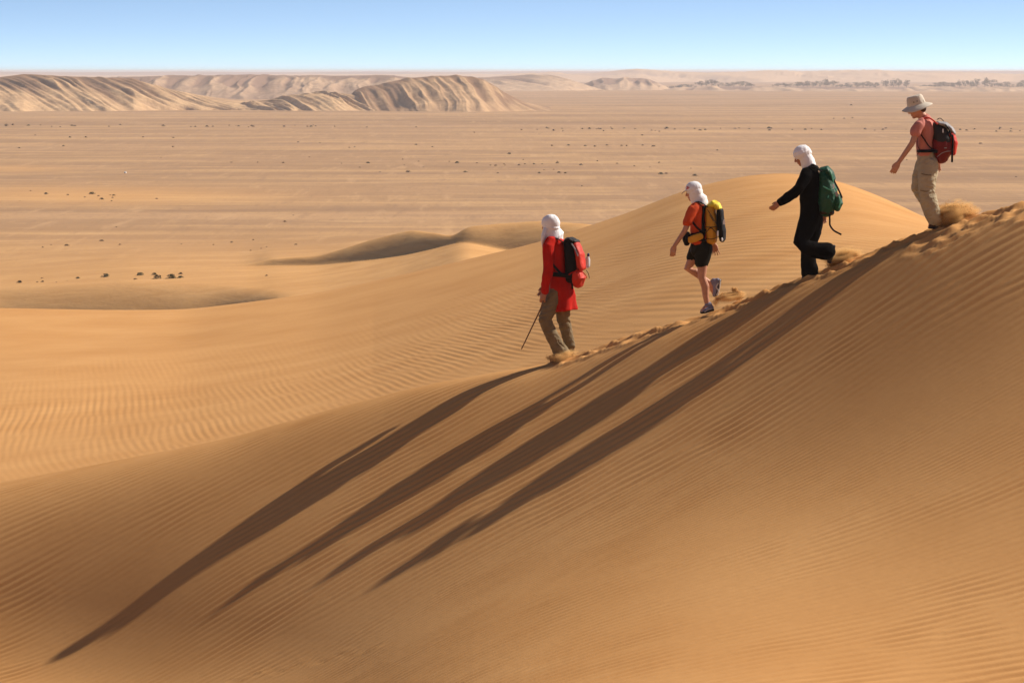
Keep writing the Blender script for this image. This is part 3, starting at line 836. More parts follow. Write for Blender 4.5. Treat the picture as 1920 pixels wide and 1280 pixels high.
# backpack
pk = empty('backpack', p(1080, 537, -.08)); tag(pk, 'black and red backpack worn by the walker in the red coat', 'backpack')
def soft(name, mb, mat, parent, seed, amp=.004, vox=.006): return link(name, fuse(mb, name, vox, 4, fold=(amp, .8, 12), seed=seed), mat, parent)
mb = MB().tube([p(1066, 452, -.045), p(1071, 470, -.06), p(1074.5, 498, -.07), p(1072, 520, -.06)], [(.115, .050), (.135, .078), (.14, .088), (.13, .070)], side=sd, n=20, exp=2.7)
soft('main_bag', mb, M['black_nylon'], pk, 3.0)
mb = MB().tube([p(1081, 458, -.10), p(1087, 476, -.115), p(1090, 500, -.12)], [(.095, .036), (.118, .044), (.118, .046)], side=sd, n=18, exp=2.6)
soft('back_panel', mb, M['red_nylon'], pk, 5.0)
mb = MB().tube([p(1081.5, 512, -.105), p(1084.5, 521, -.11), p(1084, 530, -.105)], [(.105, .070), (.118, .086), (.100, .062)], side=sd, n=18, exp=2.4)
pc = soft('pocket', mb, M['red_nylon'], pk, 7.0, .006)
strap('pocket_band', [p(1066, 513, -.235), p(1076, 507, -.250), p(1088, 507, -.255), p(1096, 512, -.22), p(1100, 520, -.14)], .012, .008, M['red_coat'], pc, V3(0, 0, 1))
mb = MB().tube([p(1063, 449, -.05), p(1071, 447.5, -.06), p(1081, 452, -.09)], [(.100, .020), (.115, .026), (.105, .022)], side=sd, n=16)
soft('lid', mb, M['grey_nylon'], pk, 8.0)
for q, off in (('N', -.135), ('F', .12)):
    strap('shoulder_strap', [p(1023, 480, off - .035), p(1024, 462, off - .03), p(1028, 450, off), p(1035, 445.5, off + .02), p(1046, 447, off), p(1058, 455, off)], .05, .014, M['black_nylon'], pk, V3(0, 1, 0))
strap('side_strap', [p(1030, 486, -.235), p(1041, 500, -.235), p(1054, 513, -.215), p(1064, 518, -.18)], .03, .010, M['black_nylon'], pk, V3(0, 0, 1))
strap('hip_belt', [p(1068, 516, -.19), p(1056, 514, -.215), p(1042, 513, -.22), p(1030, 512, -.17), p(1024, 512, -.08), p(1024, 511, .05)], .055, .016, M['black_nylon'], pk, V3(0, 0, 1))
zz = []
for i in range(9): zz.append(p(1079 + 4.5 * (i % 2) + (3 if 2 < i < 6 else 1), 466 + i * 5.4, -.215 - .012 * (i % 2)))
strap('elastic_cord', zz, .008, .008, M['grey_nylon'], pk, V3(0, 0, 1), sub=2)
strap('compression_strap', [p(1071, 455, -.185), p(1078, 466, -.215), p(1083, 478, -.235)], .016, .006, M['lid_grey'], pk, V3(1, 0, 0))
strap('strap_end', [p(1099, 506, -.10), p(1103, 512, -.12), p(1104.5, 520, -.12)], .020, .008, M['black_nylon'], pk, V3(0, 1, 0))
strap('strap_end', [p(1072, 530, -.16), p(1073, 540, -.165)], .024, .008, M['black_nylon'], pk, V3(1, 0, 0))
bt = empty('water_bottle', p(1101.5, 500, -.02)); tag(bt, 'clear water bottle with a blue cap in the black and red backpack', 'bottle')
mb = MB().tube([p(1101.5, 498, -.02), p(1101.8, 486, -.02), p(1102.5, 481, -.02), p(1102.8, 479.5, -.02)], [.032, .032, .016, .013], n=16)
link('bottle_body', mb.mesh('bottle_body'), M['plastic'], bt)
mb = MB().tube([p(1102.8, 479.2, -.02), p(1103, 476.8, -.02)], [.016, .016], n=14, exp=3)
link('cap', mb.mesh('cap'), M['blue_cap'], bt)

# ---- second walker: orange shirt, shorts, white cap with neck cloth
D = 41.78
sd = V3(-.2, -.98, 0).normalized(); fw = V3(-.98, .2, 0)
J = dict(sd=sd, head=p(1300, 359.5), face=V3(-.93, .22, -.22), up=V3(-.2, 0, 1), neck=p(1312, 381), chest=p(1312, 400), waist=p(1310, 434), pelvis=p(1314, 460),
         shN=p(1300, 391, -.145), elN=p(1282, 432, -.205), wrN=p(1263.5, 459, -.215), handN=(V3(-.22, 0, -.97), fw, V3(.3, 1, 0), .5, .03),
         shF=p(1317, 389, .15), elF=p(1331, 428, .22), wrF=p(1340, 458, .20), handF=(V3(.22, -.05, -.95), V3(1, -.2, .2), V3(-.2, -1, 0), .12, .20),
         hipN=p(1317, 469, -.075), knN=p(1315.5, 519, -.085), anN=p(1326, 572, -.085), toeN=p(1316, 581, -.13), calfN=V3(.9, .2, 0),
         hipF=p(1309, 469, .075), knF=p(1290, 504, .07), anF=p(1331.5, 531, .06), toeF=p(1339, 552, .06), calfF=V3(.1, .2, .7))
root = person_root(p(1326, 587), 'walker in orange shirt and black shorts with a white cap and neck cloth')
bm_, Ph, rt = body_mesh('body', J, .93, .92, .98)
body = link('body', bm_, M['skin2'], root); eyes(Ph, rt, body, .93)
mb = MB()
mb.tube([p(1313, 454), p(1311, 436), p(1312, 415), p(1311.5, 397), p(1312, 386), p(1312, 380)], [(.150, .112), (.150, .106), (.158, .108), (.162, .108), (.150, .090), (.080, .070)], side=sd, n=24)
mb.tube([p(1304, 389, -.11), p(1298, 394, -.150), p(1292, 405, -.175), p(1288, 415, -.19)], [.068, .067, .063, .062], n=16)
mb.tube([p(1315, 387, .11), p(1318, 393, .155), p(1324, 413, .18)], [.074, .072, .066], n=16)
link('shirt', fuse(mb, 'shirt', .006, 4, fold=(.0080, .6, 9), seed=6.6), M['orange_shirt'], root)
mb = MB()
mb.tube([p(1314, 456), p(1313, 466)], [(.150, .118), (.155, .125)], side=sd, n=20)
mb.tube([p(1319, 466, -.06), p(1317, 478, -.075), p(1315, 490, -.08)], [.108, .100, .088], n=18)
mb.tube([p(1309, 466, .06), p(1304, 474, .07), p(1299, 483, .075)], [.100, .088, .074], n=18)
link('shorts', fuse(mb, 'shorts', .006, 3, fold=(.006, .6, 11), seed=3.3), M['shorts'], root)
# cap + neck cloth
c = J['head']; P = Ph
mb = MB()
mb.ell(P(0, -.014, .038), (.088, .104, .092), rt)
cap = soft('cap', mb, M['white_cloth'], root, 2.0, .0020, .005)
up = J['up'].normalized(); fc = J['face'].normalized()
mb = MB().tube([P(0, .075, .040), P(0, .12, .028), P(0, .155, .010)], [(.078, .006), (.072, .005), (.050, .004)], side=sd, n=20)
link('brim', mb.mesh('brim'), M['white_cloth'], cap)
mb = MB()
mb.ell(P(0, -.030, -.010), (.090, .088, .085), rt)
mb.ell(P(0, .000, -.060), (.074, .070, .060), rt)
mb.tube([p(1303, 364), p(1307, 371), p(1312, 377, .01), p(1314, 380.5, .01)], [(.088, .088), (.092, .092), (.112, .105), (.120, .090)], side=sd, n=20)
mb.tube([p(1314, 366, .0), p(1318, 373, .0), p(1322, 377, 0)], [(.06, .02), (.075, .018), (.06, .012)], side=sd, n=12)
soft('neck_cloth', mb, M['white_cloth'], root, 9.0, .0045, .005)
mb = MB().tube([P(-.060, .068, .058), P(-.075, .046, .060), P(-.084, .022, .062)], [(.010, .003)] * 3, side=up, n=8)
mk = link('emblem', mb.mesh('emblem'), M['red_print'], cap)
mb = MB().tube([P(-.068, .060, .080), P(-.080, .036, .082)], [(.005, .003)] * 2, side=up, n=8)
link('emblem', mb.mesh('emblem'), M['red_print'], cap)
s1 = shoe(root, p(1338, 580, -.06), p(1312, 587, -.125), V3(.1, 0, 1), .043, M['shoe_blue'], M['rubber'])
s2 = shoe(root, p(1352, 523.5, .055), p(1343, 560, .055), V3(-1, 0, -.15), .043, M['shoe_blue'], M['rubber'])
for sh_, a, b in ((s2, p(1346, 530, .055 - .042), p(1344, 552, .055 - .040)),):
    strap('stripe', [p(1347, 531, .008), p(1343, 538, .008), p(1347, 545, .008), p(1344, 553, .010)], .016, .006, M['sole_pale'], sh_, V3(1, 0, 0))
    strap('midsole', [p(1350.5, 525, .055), p(1349, 540, .055), p(1344.5, 557, .055)], .086, .020, M['sole_pale'], sh_, V3(0, 1, 0))
strap('stripe', [p(1334, 577.5, -.115), p(1327, 579, -.135), p(1320, 583, -.150)], .010, .005, M['sole_pale'], s1, V3(0, 0, 1))
# backpack
pk = empty('backpack', p(1338, 458, -.05)); tag(pk, 'mustard yellow backpack with a black rear pocket worn by the walker in shorts', 'backpack')
mb = MB().tube([p(1332, 391, -.03), p(1333.5, 410, -.04), p(1334, 432, -.045), p(1334, 449, -.04)], [(.120, .055), (.132, .066), (.135, .070), (.120, .060)], side=sd, n=20, exp=2.8)
mbag = soft('main_bag', mb, M['yellow_nylon'], pk, 4.0, .0055)
mb = MB().tube([p(1330, 386, -.03), p(1337, 382, -.04), p(1344, 385, -.05), p(1348, 390, -.05)], [(.105, .036), (.120, .046), (.115, .046), (.095, .030)], side=sd, n=18)
soft('roll_top', mb, M['yellow_bright'], pk, 4.7, .010)
mb = MB().tube([p(1349.5, 395, -.07), p(1350, 412, -.075), p(1352.5, 432, -.08), p(1354, 448, -.08)], [(.095, .038), (.105, .042), (.105, .048), (.090, .034)], side=sd, n=18, exp=2.8)
rp = soft('rear_pocket', mb, M['black_nylon'], pk, 5.1, .004)
mb = MB().tube([p(1321, 388, -.02), p(1320, 415, -.03), p(1321, 452, -.03)], [(.125, .022), (.140, .024), (.130, .022)], side=sd, n=16, exp=3)
soft('back_padding', mb, M['black_nylon'], pk, 5.5, .003)
mb = MB()
b0 = p(1355.5, 419.5, -.205)
mb.V += [b0 + V3(-.014, 0, 0), b0 + V3(.018, 0, 0), b0 + V3(.010, .002, .055), b0 + V3(-.004, .001, .055)]
mb.V += [v + V3(0, .02, 0) for v in mb.V[:4]]
mb.Fc += [(0, 1, 2, 3), (7, 6, 5, 4), (0, 4, 5, 1), (1, 5, 6, 2), (2, 6, 7, 3), (3, 7, 4, 0)]
link('patch', mb.mesh('patch', False), M['white_print'], rp)
mb = MB().tube([p(1352, 446, -.200), p(1352.5, 449.5, -.200)], [(.012, .012), (.010, .010)], side=V3(1, 0, 0), n=10)
link('patch', mb.mesh('patch'), M['white_print'], rp)
mb = MB().box(p(1344.3, 436, -.175), (.010, .012, .030)); link('patch', mb.mesh('patch', False), M['white_print'], mbag)
for pts in ([(1325, 392), (1334, 406), (1343, 420)], [(1329, 402), (1336, 413)], [(1322, 424), (1333, 425), (1344, 423)], [(1323, 434), (1331, 426), (1340, 434)], [(1323, 446), (1333, 447), (1345, 443)]):
    strap('cord', [p(x, y, -.185 - .006 * i) for i, (x, y) in enumerate(pts)], .008, .008, M['black_nylon'], mbag, V3(0, 0, 1))
for q, off in (('N', -.125), ('F', .115)):
    strap('shoulder_strap', [p(1291, 412, off - .02), p(1293, 398, off - .03), p(1297, 386, off - .02), p(1304, 378.5, off + .01), p(1313, 379, off), p(1325, 387, off)], .05, .014, M['black_nylon'], pk, V3(0, 1, 0))
strap('side_strap', [p(1296, 413, -.185), p(1303, 423, -.20), p(1312, 431, -.195), p(1320, 436, -.16)], .025, .008, M['black_nylon'], pk, V3(0, 0, 1))
strap('hip_belt', [p(1322, 430, -.165), p(1308, 436, -.19), p(1296, 439, -.165), p(1288, 441, -.09), p(1287, 441, .04)], .030, .012, M['black_nylon'], pk, V3(0, 0, 1))
strap('hip_belt', [p(1322, 449, -.165), p(1308, 449, -.19), p(1297, 450, -.165), p(1289, 449, -.09), p(1288, 449, .04)], .026, .012, M['black_nylon'], pk, V3(0, 0, 1))
mb = MB().tube([p(1313, 441, -.185), p(1303, 445, -.195), p(1292, 448.5, -.175)], [(.040, .030), (.046, .036), (.040, .028)], side=V3(.2, 0, 1), n=16, exp=2.6)
soft('hip_pocket', mb, M['yellow_nylon'], pk, 6.2, .005)
mb = MB().tube([p(1287, 439, -.12), p(1286, 448, -.125), p(1287, 454, -.12)], [(.070, .038), (.080, .050), (.065, .036)], side=sd, n=16, exp=2.5)
soft('front_pouch', mb, M['black_nylon'], pk, 6.6, .005)

# ---- third walker: all in black, white turban
D = 41.42
sd = V3(-.2, -.98, 0).normalized(); fw = V3(-.98, .2, 0)
J = dict(sd=sd, head=p(1503.5, 292.5), face=V3(-.90, -.02, -.42), up=V3(-.40, 0, 1), neck=p(1517, 313), chest=p(1518, 334), waist=p(1519, 375), pelvis=p(1521, 404),
         shN=p(1510, 326, -.165), elN=p(1493, 356, -.215), wrN=p(1460, 378, -.235), handN=(V3(-.72, -.2, -.62), V3(-.3, -.2, .9), V3(.3, .6, -.7), .45, .04),
         shF=p(1527, 324, .165), elF=p(1541, 366, .24), wrF=p(1546, 401, .14), handF=(V3(.02, -.05, -1), V3(-1, 0, 0), V3(0, -1, 0), .95, .0),
         hipN=p(1516, 413, -.085), knN=p(1499, 456, -.115), anN=p(1550, 471, -.10), toeN=p(1554, 488, -.10), calfN=V3(0, 0, -1),
         hipF=p(1526, 413, .085), knF=p(1516, 462, .07), anF=p(1521, 514, .06), toeF=p(1506, 521, .05))
root = person_root(p(1521, 517), 'walker dressed all in black with a white turban and one arm stretched forward')
bm_, Ph, rt = body_mesh('body', J, .97, .8, .8)
body = link('body', bm_, M['skin'], root); eyes(Ph, rt, body, .97); P = Ph
mb = MB()
mb.tube([p(1519.5, 404), p(1518.5, 380), p(1519, 350), p(1518, 332), p(1517.5, 319), p(1517, 312)], [(.175, .125), (.170, .118), (.178, .125), (.178, .122), (.155, .100), (.090, .075)], side=sd, n=24)
mb.tube([p(1513, 325, -.12), p(1508, 331, -.175), p(1496, 352, -.235), p(1486, 362, -.215), p(1461, 377, -.235)], [.080, .078, .066, .064, .050], n=16)
mb.tube([p(1523, 325, .12), p(1528, 331, .17), p(1541, 366, .24), p(1545.5, 398, .15)], [.080, .076, .062, .048], n=16)
link('jacket', fuse(mb, 'jacket', .0065, 5, fold=(.0090, .6, 8), seed=8.8), M['black_cloth'], root)
mb = MB().tube([p(1513, 317, -.07), p(1518, 312, -.05), p(1526, 311, .0), p(1533, 315, .02)], [(.06, .018), (.085, .020), (.10, .022), (.08, .016)], side=sd, n=14)
soft('collar', mb, M['grey_nylon'], root, 2.4, .004)
mb = MB()
mb.tube([p(1519, 398), p(1520, 416)], [(.160, .122), (.165, .130)], side=sd, n=20)
mb.tube([p(1517, 410, -.07), p(1508, 432, -.095), p(1500.5, 452, -.11), p(1512, 463, -.115), p(1530, 468.5, -.11), p(1549, 471, -.10)], [.125, .108, .096, .092, .094, .108], n=18)
mb.tube([p(1526, 410, .07), p(1524, 434, .08), p(1516.5, 460, .07), p(1516, 482, .06), p(1520, 514, .06)], [.120, .108, .094, .092, .104], n=18)
link('trousers', fuse(mb, 'trousers', .0065, 4, fold=(.0085, 1.0, 8), seed=5.7), M['black_cloth'], root)
mb = MB()
mb.ell(P(0, -.016, .030), (.096, .110, .100), rt)
mb.ell(P(0, -.030, -.045), (.088, .082, .085), rt)
mb.tube([p(1510, 298), p(1514, 304), p(1517, 311, .0)], [(.088, .090), (.092, .092), (.100, .085)], side=sd, n=18)
mb.tube([P(0, -.05, .07), P(0, -.098, .045), P(0, -.105, .0)], [(.05, .03), (.06, .035), (.05, .03)], side=sd, n=14)
for (h0, tl) in ((.055, .30), (.085, -.25), (.030, .1)):
    pts = []
    for i in range(17):
        a = 2 * math.pi * i / 16
        q = 1 - max(h0 - .04, 0) * 6
        pts.append(P(.090 * math.sin(a) * q, -.016 + .104 * math.cos(a) * q, h0 + .05 * math.cos(a + .6) * tl))
    mb.tube(pts, [.014] * 17, n=8)
link('turban', fuse(mb, 'turban', .005, 6, fold=(.0042, .45, 13), seed=3.9), M['white_cloth'], root)
shoe(root, p(1564, 458.5, -.10), p(1556, 495, -.10), V3(-1, 0, -.2), .050, M['grey_nylon'], M['rubber'], names=('boot', 'sole'))
shoe(root, p(1534, 519, .06), p(1503, 526, .04), V3(.2, 0, 1), .048, M['grey_nylon'], M['rubber'], names=('boot', 'sole'))
pk = empty('backpack', p(1553, 404, -.06)); tag(pk, 'bottle green backpack worn by the walker dressed in black', 'backpack')
mb = MB().tube([p(1544, 321, -.03), p(1548.5, 338, -.045), p(1552, 358, -.055), p(1552, 378, -.06), p(1549, 392, -.055)], [(.115, .045), (.140, .080), (.150, .105), (.152, .118), (.130, .090)], side=sd, n=22, exp=2.5)
mbag = soft('main_bag', mb, M['green_nylon'], pk, 1.4, .010)
mb = MB().tube([p(1540, 318, -.03), p(1549, 317, -.04), p(1557, 325, -.05), p(1562, 335, -.055)], [(.10, .030), (.125, .038), (.125, .036), (.105, .026)], side=sd, n=18)
soft('lid', mb, M['green_nylon'], pk, 2.2, .009)
mb = MB().tube([p(1569, 370, -.09), p(1571, 381, -.09), p(1569, 390, -.085)], [(.095, .040), (.105, .052), (.085, .036)], side=sd, n=16, exp=2.5)
soft('rear_pocket', mb, M['green_nylon'], pk, 2.9, .009)
mb = MB().tube([p(1541, 397, -.05), p(1558, 398, -.06)], [(.125, .034), (.115, .034)], side=sd, n=18)
soft('base_panel', mb, M['brown_nylon'], pk, 3.7, .005)
for pts in ([(1553, 319), (1557, 328), (1560, 340)], [(1541, 348.5), (1549, 353), (1557, 356.5)], [(1560, 343), (1564, 354), (1570, 368)], [(1549, 372), (1551, 366)], [(1571, 371), (1573, 378), (1570, 388)]):
    strap('webbing', [p(x, y, -.185 - (.02 if y > 345 else -.0) ) for (x, y) in pts], .013, .010, M['green_web'], mbag, V3(1, 0, .3))
for pts in ([(1556, 322), (1561, 336), (1569, 352)], [(1566, 346), (1572, 358), (1577, 370)]):
    strap('webbing', [p(x, y, -.12) for (x, y) in pts], .022, .012, M['black_nylon'], mbag, V3(1, 0, .3))
mb = MB().box(p(1566, 363, -.215), (.016, .006, .030), Matrix.Rotation(-.4, 3, 'Y')); link('buckle', mb.mesh('buckle', False), M['lid_grey'], mbag)
mb = MB().box(p(1560.5, 348, -.205), (.010, .006, .026), Matrix.Rotation(-.25, 3, 'Y')); link('buckle', mb.mesh('buckle', False), M['white_print'], mbag)
for q, off in (('N', -.135), ('F', .125)):
    strap('shoulder_strap', [p(1503, 352, off - .025), p(1504, 334, off - .035), p(1509, 320, off - .01), p(1517, 313.5, off), p(1528, 314, off), p(1539, 321, off)], .052, .014, M['black_nylon'], pk, V3(0, 1, 0))
strap('loose_strap', [p(1553, 399, -.16), p(1553.5, 412, -.17), p(1554, 421, -.17), p(1560, 430, -.17), p(1567, 434.5, -.17), p(1575, 438.5, -.17)], .022, .006, M['black_nylon'], pk, V3(1, 0, .6))

# ---- fourth walker: stone coloured hat, salmon shirt, khaki trousers
D = 41.06
sd = V3(-.1, -.99, 0).normalized(); fw = V3(-.99, .1, 0)
J = dict(sd=sd, head=p(1719, 203.5), face=V3(-.96, .03, -.27), up=V3(-.25, 0, 1), neck=p(1735, 225), chest=p(1737, 246), waist=p(1735, 279), pelvis=p(1738, 303),
         shN=p(1722, 233, -.16), elN=p(1706, 269, -.22), wrN=p(1681.5, 304, -.21), handN=(V3(-.48, 0, -.88), V3(-.9, 0, .4), V3(.6, .7, 0), .35, .03),
         shF=p(1745, 231, .16), elF=p(1758, 268, .24), wrF=p(1761, 301, .22), handF=(V3(.08, -.05, -1), V3(-1, 0, 0), V3(0, -1, 0), .45, .08),
         hipN=p(1741, 310, -.085), knN=p(1736, 357, -.11), anN=p(1752, 412, -.10), toeN=p(1741, 424, -.12),
         hipF=p(1734, 310, .085), knF=p(1724, 352, .08), anF=p(1757, 402, .08), toeF=p(1745, 416, .06))
root = person_root(p(1752, 430), 'walker in a stone coloured brimmed hat, salmon t-shirt and khaki trousers, highest on the crest')
bm_, Ph, rt = body_mesh('body', J, 1.0, .92, .8)
body = link('body', bm_, M['skin2'], root); eyes(Ph, rt, body); P = Ph
mb = MB()
mb.tube([p(1735, 286), p(1734, 268), p(1736, 250), p(1735.5, 238), p(1735, 230), p(1735, 224)], [(.160, .105), (.158, .102), (.168, .112), (.170, .112), (.150, .092), (.082, .070)], side=sd, n=24)
mb.tube([p(1727, 232, -.12), p(1720, 236, -.165), p(1716, 242, -.18), p(1713.5, 248, -.19)], [.070, .069, .066, .067], n=16)
mb.tube([p(1741, 231, .12), p(1746, 236, .165), p(1751, 252, .19)], [.078, .076, .074], n=16)
link('t_shirt', fuse(mb, 't_shirt', .006, 4, fold=(.0080, .45, 9), seed=7.4), M['salmon'], root)
mb = MB()
mb.tube([p(1736.5, 287), p(1738, 300), p(1738, 312)], [(.150, .105), (.160, .118), (.165, .125)], side=sd, n=20)
mb.tube([p(1740, 308, -.07), p(1737, 333, -.10), p(1735.5, 357, -.11), p(1740, 378, -.11), p(1746, 398, -.10), p(1752, 413, -.10)], [.118, .112, .098, .102, .100, .084], n=18)
mb.tube([p(1736, 308, .07), p(1727, 332, .08), p(1722.5, 352, .08), p(1735, 373, .08), p(1748, 390, .08), p(1757, 402, .08)], [.112, .095, .082, .080, .080, .074], n=18)
tr = link('trousers', fuse(mb, 'trousers', .006, 4, fold=(.0090, 1.7, 9), seed=1.9), M['khaki_light'], root)
strap('pocket_seam', [p(1724, 325, -.215), p(1733, 327, -.217), p(1742, 327.5, -.210)], .010, .006, M['khaki'], tr, V3(0, 0, 1))
strap('pocket_seam', [p(1722, 356, -.205), p(1732, 358, -.212), p(1739, 357, -.208)], .008, .006, M['khaki'], tr, V3(0, 0, 1))
# hat
mb = MB()
mb.tube([P(0, -.008, .040), P(0, -.008, .060), P(0, -.008, .090), P(0, -.010, .125), P(0, -.012, .148), P(0, -.012, .156), P(0, -.012, .157)], [(.094, .112), (.093, .111), (.090, .107), (.084, .100), (.076, .090), (.062, .074), (.02, .03)], side=sd, n=24, exp=2.3, ends=False)
hat = link('hat', fuse(mb, 'hat', .005, 4, fold=(.003, .7, 14), seed=2.6), M['hat'], root)
rings = []
up = J['up'].normalized()
for (r, dz, th) in ((.080, .050, 1), (.098, .050, 1), (.130, .036, 1), (.160, .018, 1), (.182, .004, 1), (.183, -.002, 1), (.160, .010, -1), (.130, .028, -1), (.098, .042, -1), (.080, .044, -1)):
    rg = []
    for i in range(40):
        a = 2 * math.pi * i / 40
        wav = (.012 * math.cos(2 * a) - .016 * math.sin(a) ** 2 + .006 * math.sin(3 * a + 1)) * ((r - .08) / .1)
        rg.append(P(r * .94 * math.sin(a), -.008 + r * 1.04 * math.cos(a), dz + wav))
    rings.append(rg)
mb = MB().ring_loft(rings, closed_ends=False)
link('brim', mb.mesh('brim'), M['hat'], hat)
mb = MB().tube([P(-.093, .022, .085), P(-.094, .020, .083)], [.006, .006], n=10); link('eyelet', mb.mesh('eyelet'), M['grey_nylon'], hat)
mb = MB().tube([P(-.093, -.020, .087), P(-.094, -.022, .085)], [.006, .006], n=10); link('eyelet', mb.mesh('eyelet'), M['grey_nylon'], hat)
mb = MB()
mb.ell(P(0, -.030, .022), (.083, .088, .062), rt); mb.ell(P(0, -.060, -.020), (.066, .050, .050), rt)
link('hair', fuse(mb, 'hair', .005, 3, fold=(.003, 3, 40), seed=1), M['hair'], root)
shoe(root, p(1766, 427, -.10), p(1737, 427.5, -.115), V3(.05, 0, 1), .048, M['boot'], M['rubber'], names=('boot', 'sole'))
shoe(root, p(1770, 414, .08), p(1742, 424, .06), V3(.05, 0, 1), .048, M['boot'], M['rubber'], names=('boot', 'sole'))
pk = empty('backpack', p(1766, 306, -.03)); tag(pk, 'dark red and charcoal backpack worn by the walker in the brimmed hat', 'backpack')
mb = MB().tube([p(1755, 237, -.02), p(1762, 248, -.025), p(1766.5, 264, -.03)], [(.110, .055), (.138, .095), (.148, .122)], side=sd, n=22, exp=2.5)
ub = soft('upper_bag', mb, M['grey_nylon'], pk, 1.1, .005)
mb = MB().tube([p(1766, 268, -.03), p(1767, 281, -.03), p(1765, 294, -.03)], [(.150, .128), (.150, .130), (.120, .082)], side=sd, n=22, exp=2.4)
lb = soft('lower_bag', mb, M['dark_red'], pk, 1.6, .005)
mb = MB().tube([p(1783, 252, -.045), p(1787.5, 268, -.045), p(1786, 286, -.045)], [(.105, .040), (.112, .046), (.100, .036)], side=sd, n=18, exp=2.5)
soft('back_pocket', mb, M['red_nylon'], pk, 2.1, .007)
mb = MB().tube([p(1759, 231, -.02), p(1772, 234, -.03), p(1783, 242, -.035), p(1788, 250, -.04)], [(.105, .026), (.125, .032), (.118, .030), (.095, .022)], side=sd, n=18)
soft('lid', mb, M['lid_grey'], pk, 2.6, .006)
strap('grab_loop', [p(1757, 224, -.02), p(1763, 222, -.02), p(1770, 229, -.02)], .030, .010, M['black_nylon'], pk, V3(0, 1, 0))
strap('lid_strap', [p(1770, 234, -.165), p(1776, 243, -.175), p(1780, 256, -.18)], .018, .010, M['black_nylon'], pk, V3(1, 0, 0))
strap('side_strap', [p(1783, 253, -.165), p(1783, 270, -.185), p(1782, 288, -.185), p(1782, 303, -.17)], .026, .012, M['black_nylon'], pk, V3(1, 0, 0))
strap('piping', [p(1754, 294, -.165), p(1762, 287, -.190), p(1771, 283.5, -.196), p(1779, 283, -.19)], .006, .006, M['lid_grey'], lb, V3(0, 0, 1))
mb = MB().box(p(1765, 245, -.172), (.006, .006, .022)); link('tag', mb.mesh('tag', False), M['white_print'], ub)
mb = MB().box(p(1769.5, 277, -.186), (.014, .004, .005)); link('tag', mb.mesh('tag', False), M['lid_grey'], lb)
for q, off in (('N', -.13), ('F', .12)):
    strap('shoulder_strap', [p(1720, 249, off - .045), p(1721, 238, off - .04), p(1725, 228, off - .01), p(1733, 221, off + .01), p(1743, 222.5, off), p(1755, 232, off)], .056, .020, M['red_nylon'], pk, V3(0, 1, 0))
strap('webbing', [p(1722, 250, -.175), p(1730, 261, -.185), p(1738, 273, -.18), p(1748, 281, -.14)], .016, .006, M['black_nylon'], pk, V3(0, 0, 1))
strap('webbing', [p(1720, 250, -.17), p(1718, 262, -.13), p(1719, 274, -.11), p(1723, 281, -.13)], .016, .006, M['black_nylon'], pk, V3(0, 1, 0))
strap('hip_belt', [p(1754, 284, -.17), p(1744, 282.5, -.185), p(1732, 283, -.185), p(1723, 283, -.13), p(1719, 283, -.04)], .036, .014, M['black_nylon'], pk, V3(0, 0, 1))
strap('belt_end', [p(1722, 284, -.15), p(1718, 288, -.16), p(1715.5, 291.5, -.16)], .014, .006, M['black_nylon'], pk, V3(0, 1, 0))
# ------------------------------------------------------------------ shrubs on the plain
def ground_at(px, row, y=None):
    y = y or -PLAIN * F / (row - HZ)
    for _ in range(12):
        x = (px - 960) / F * y
        z = float(plain_h(np.array([x]), np.array([y]))[0])
        y = 0.5 * y + 0.5 * (-z * F / (row - HZ))
    x = (px - 960) / F * y
    return Vector((x, y, float(plain_h(np.array([x]), np.array([y]))[0])))
k = NT('shrub leaves'); v = k.coord(); M['shrub'] = k.base(k.ramp(k.noise(v, 3, 3), [(.3, (.040, .036, .014)), (.7, (.105, .095, .036))]), .8, .1)
k = NT('dry shrub'); v = k.coord(); M['shrub_dry'] = k.base(k.ramp(k.noise(v, 3, 3), [(.3, (.085, .055, .030)), (.7, (.17, .115, .062))]), .85, .1)
def shrub_mesh(name, seed, n=170, mat=None):
    r = random.Random(seed); mb = MB()
    for i in range(n):
        a = r.uniform(0, 2 * math.pi); q = r.random() ** .5; h = r.uniform(0.02, 1)
        rad = .5 * q * math.sqrt(max(0, 1 - (h * .95) ** 2)) * (1 + .25 * math.sin(a * 3 + seed))
        c = Vector((rad * math.cos(a), rad * math.sin(a), .46 * h))
        s = r.uniform(.035, .075)
        d1 = Vector((r.gauss(0, 1), r.gauss(0, 1), r.gauss(0, 1))).normalized(); d2 = d1.orthogonal().normalized()
        b = len(mb.V); mb.V += [c + d1 * s * 1.5, c + d2 * s, c - d1 * s * 1.5, c - d2 * s]; mb.Fc.append((b, b + 1, b + 2, b + 3))
    for i in range(9):
        a = r.uniform(0, 6.28); t = Vector((.3 * math.cos(a), .3 * math.sin(a), .32))
        mb.tube([Vector((0, 0, -.05)), t], [.015, .006], n=4, ends=False)
    me = bpy.data.meshes.new(name); me.from_pydata([tuple(x) for x in mb.V], [], mb.Fc); me.materials.append(mat); me.update()
    return me
SH = [shrub_mesh('shrub', i, 170, M['shrub']) for i in range(3)] + [shrub_mesh('dry_shrub', 10 + i, 90, M['shrub_dry']) for i in range(3)]
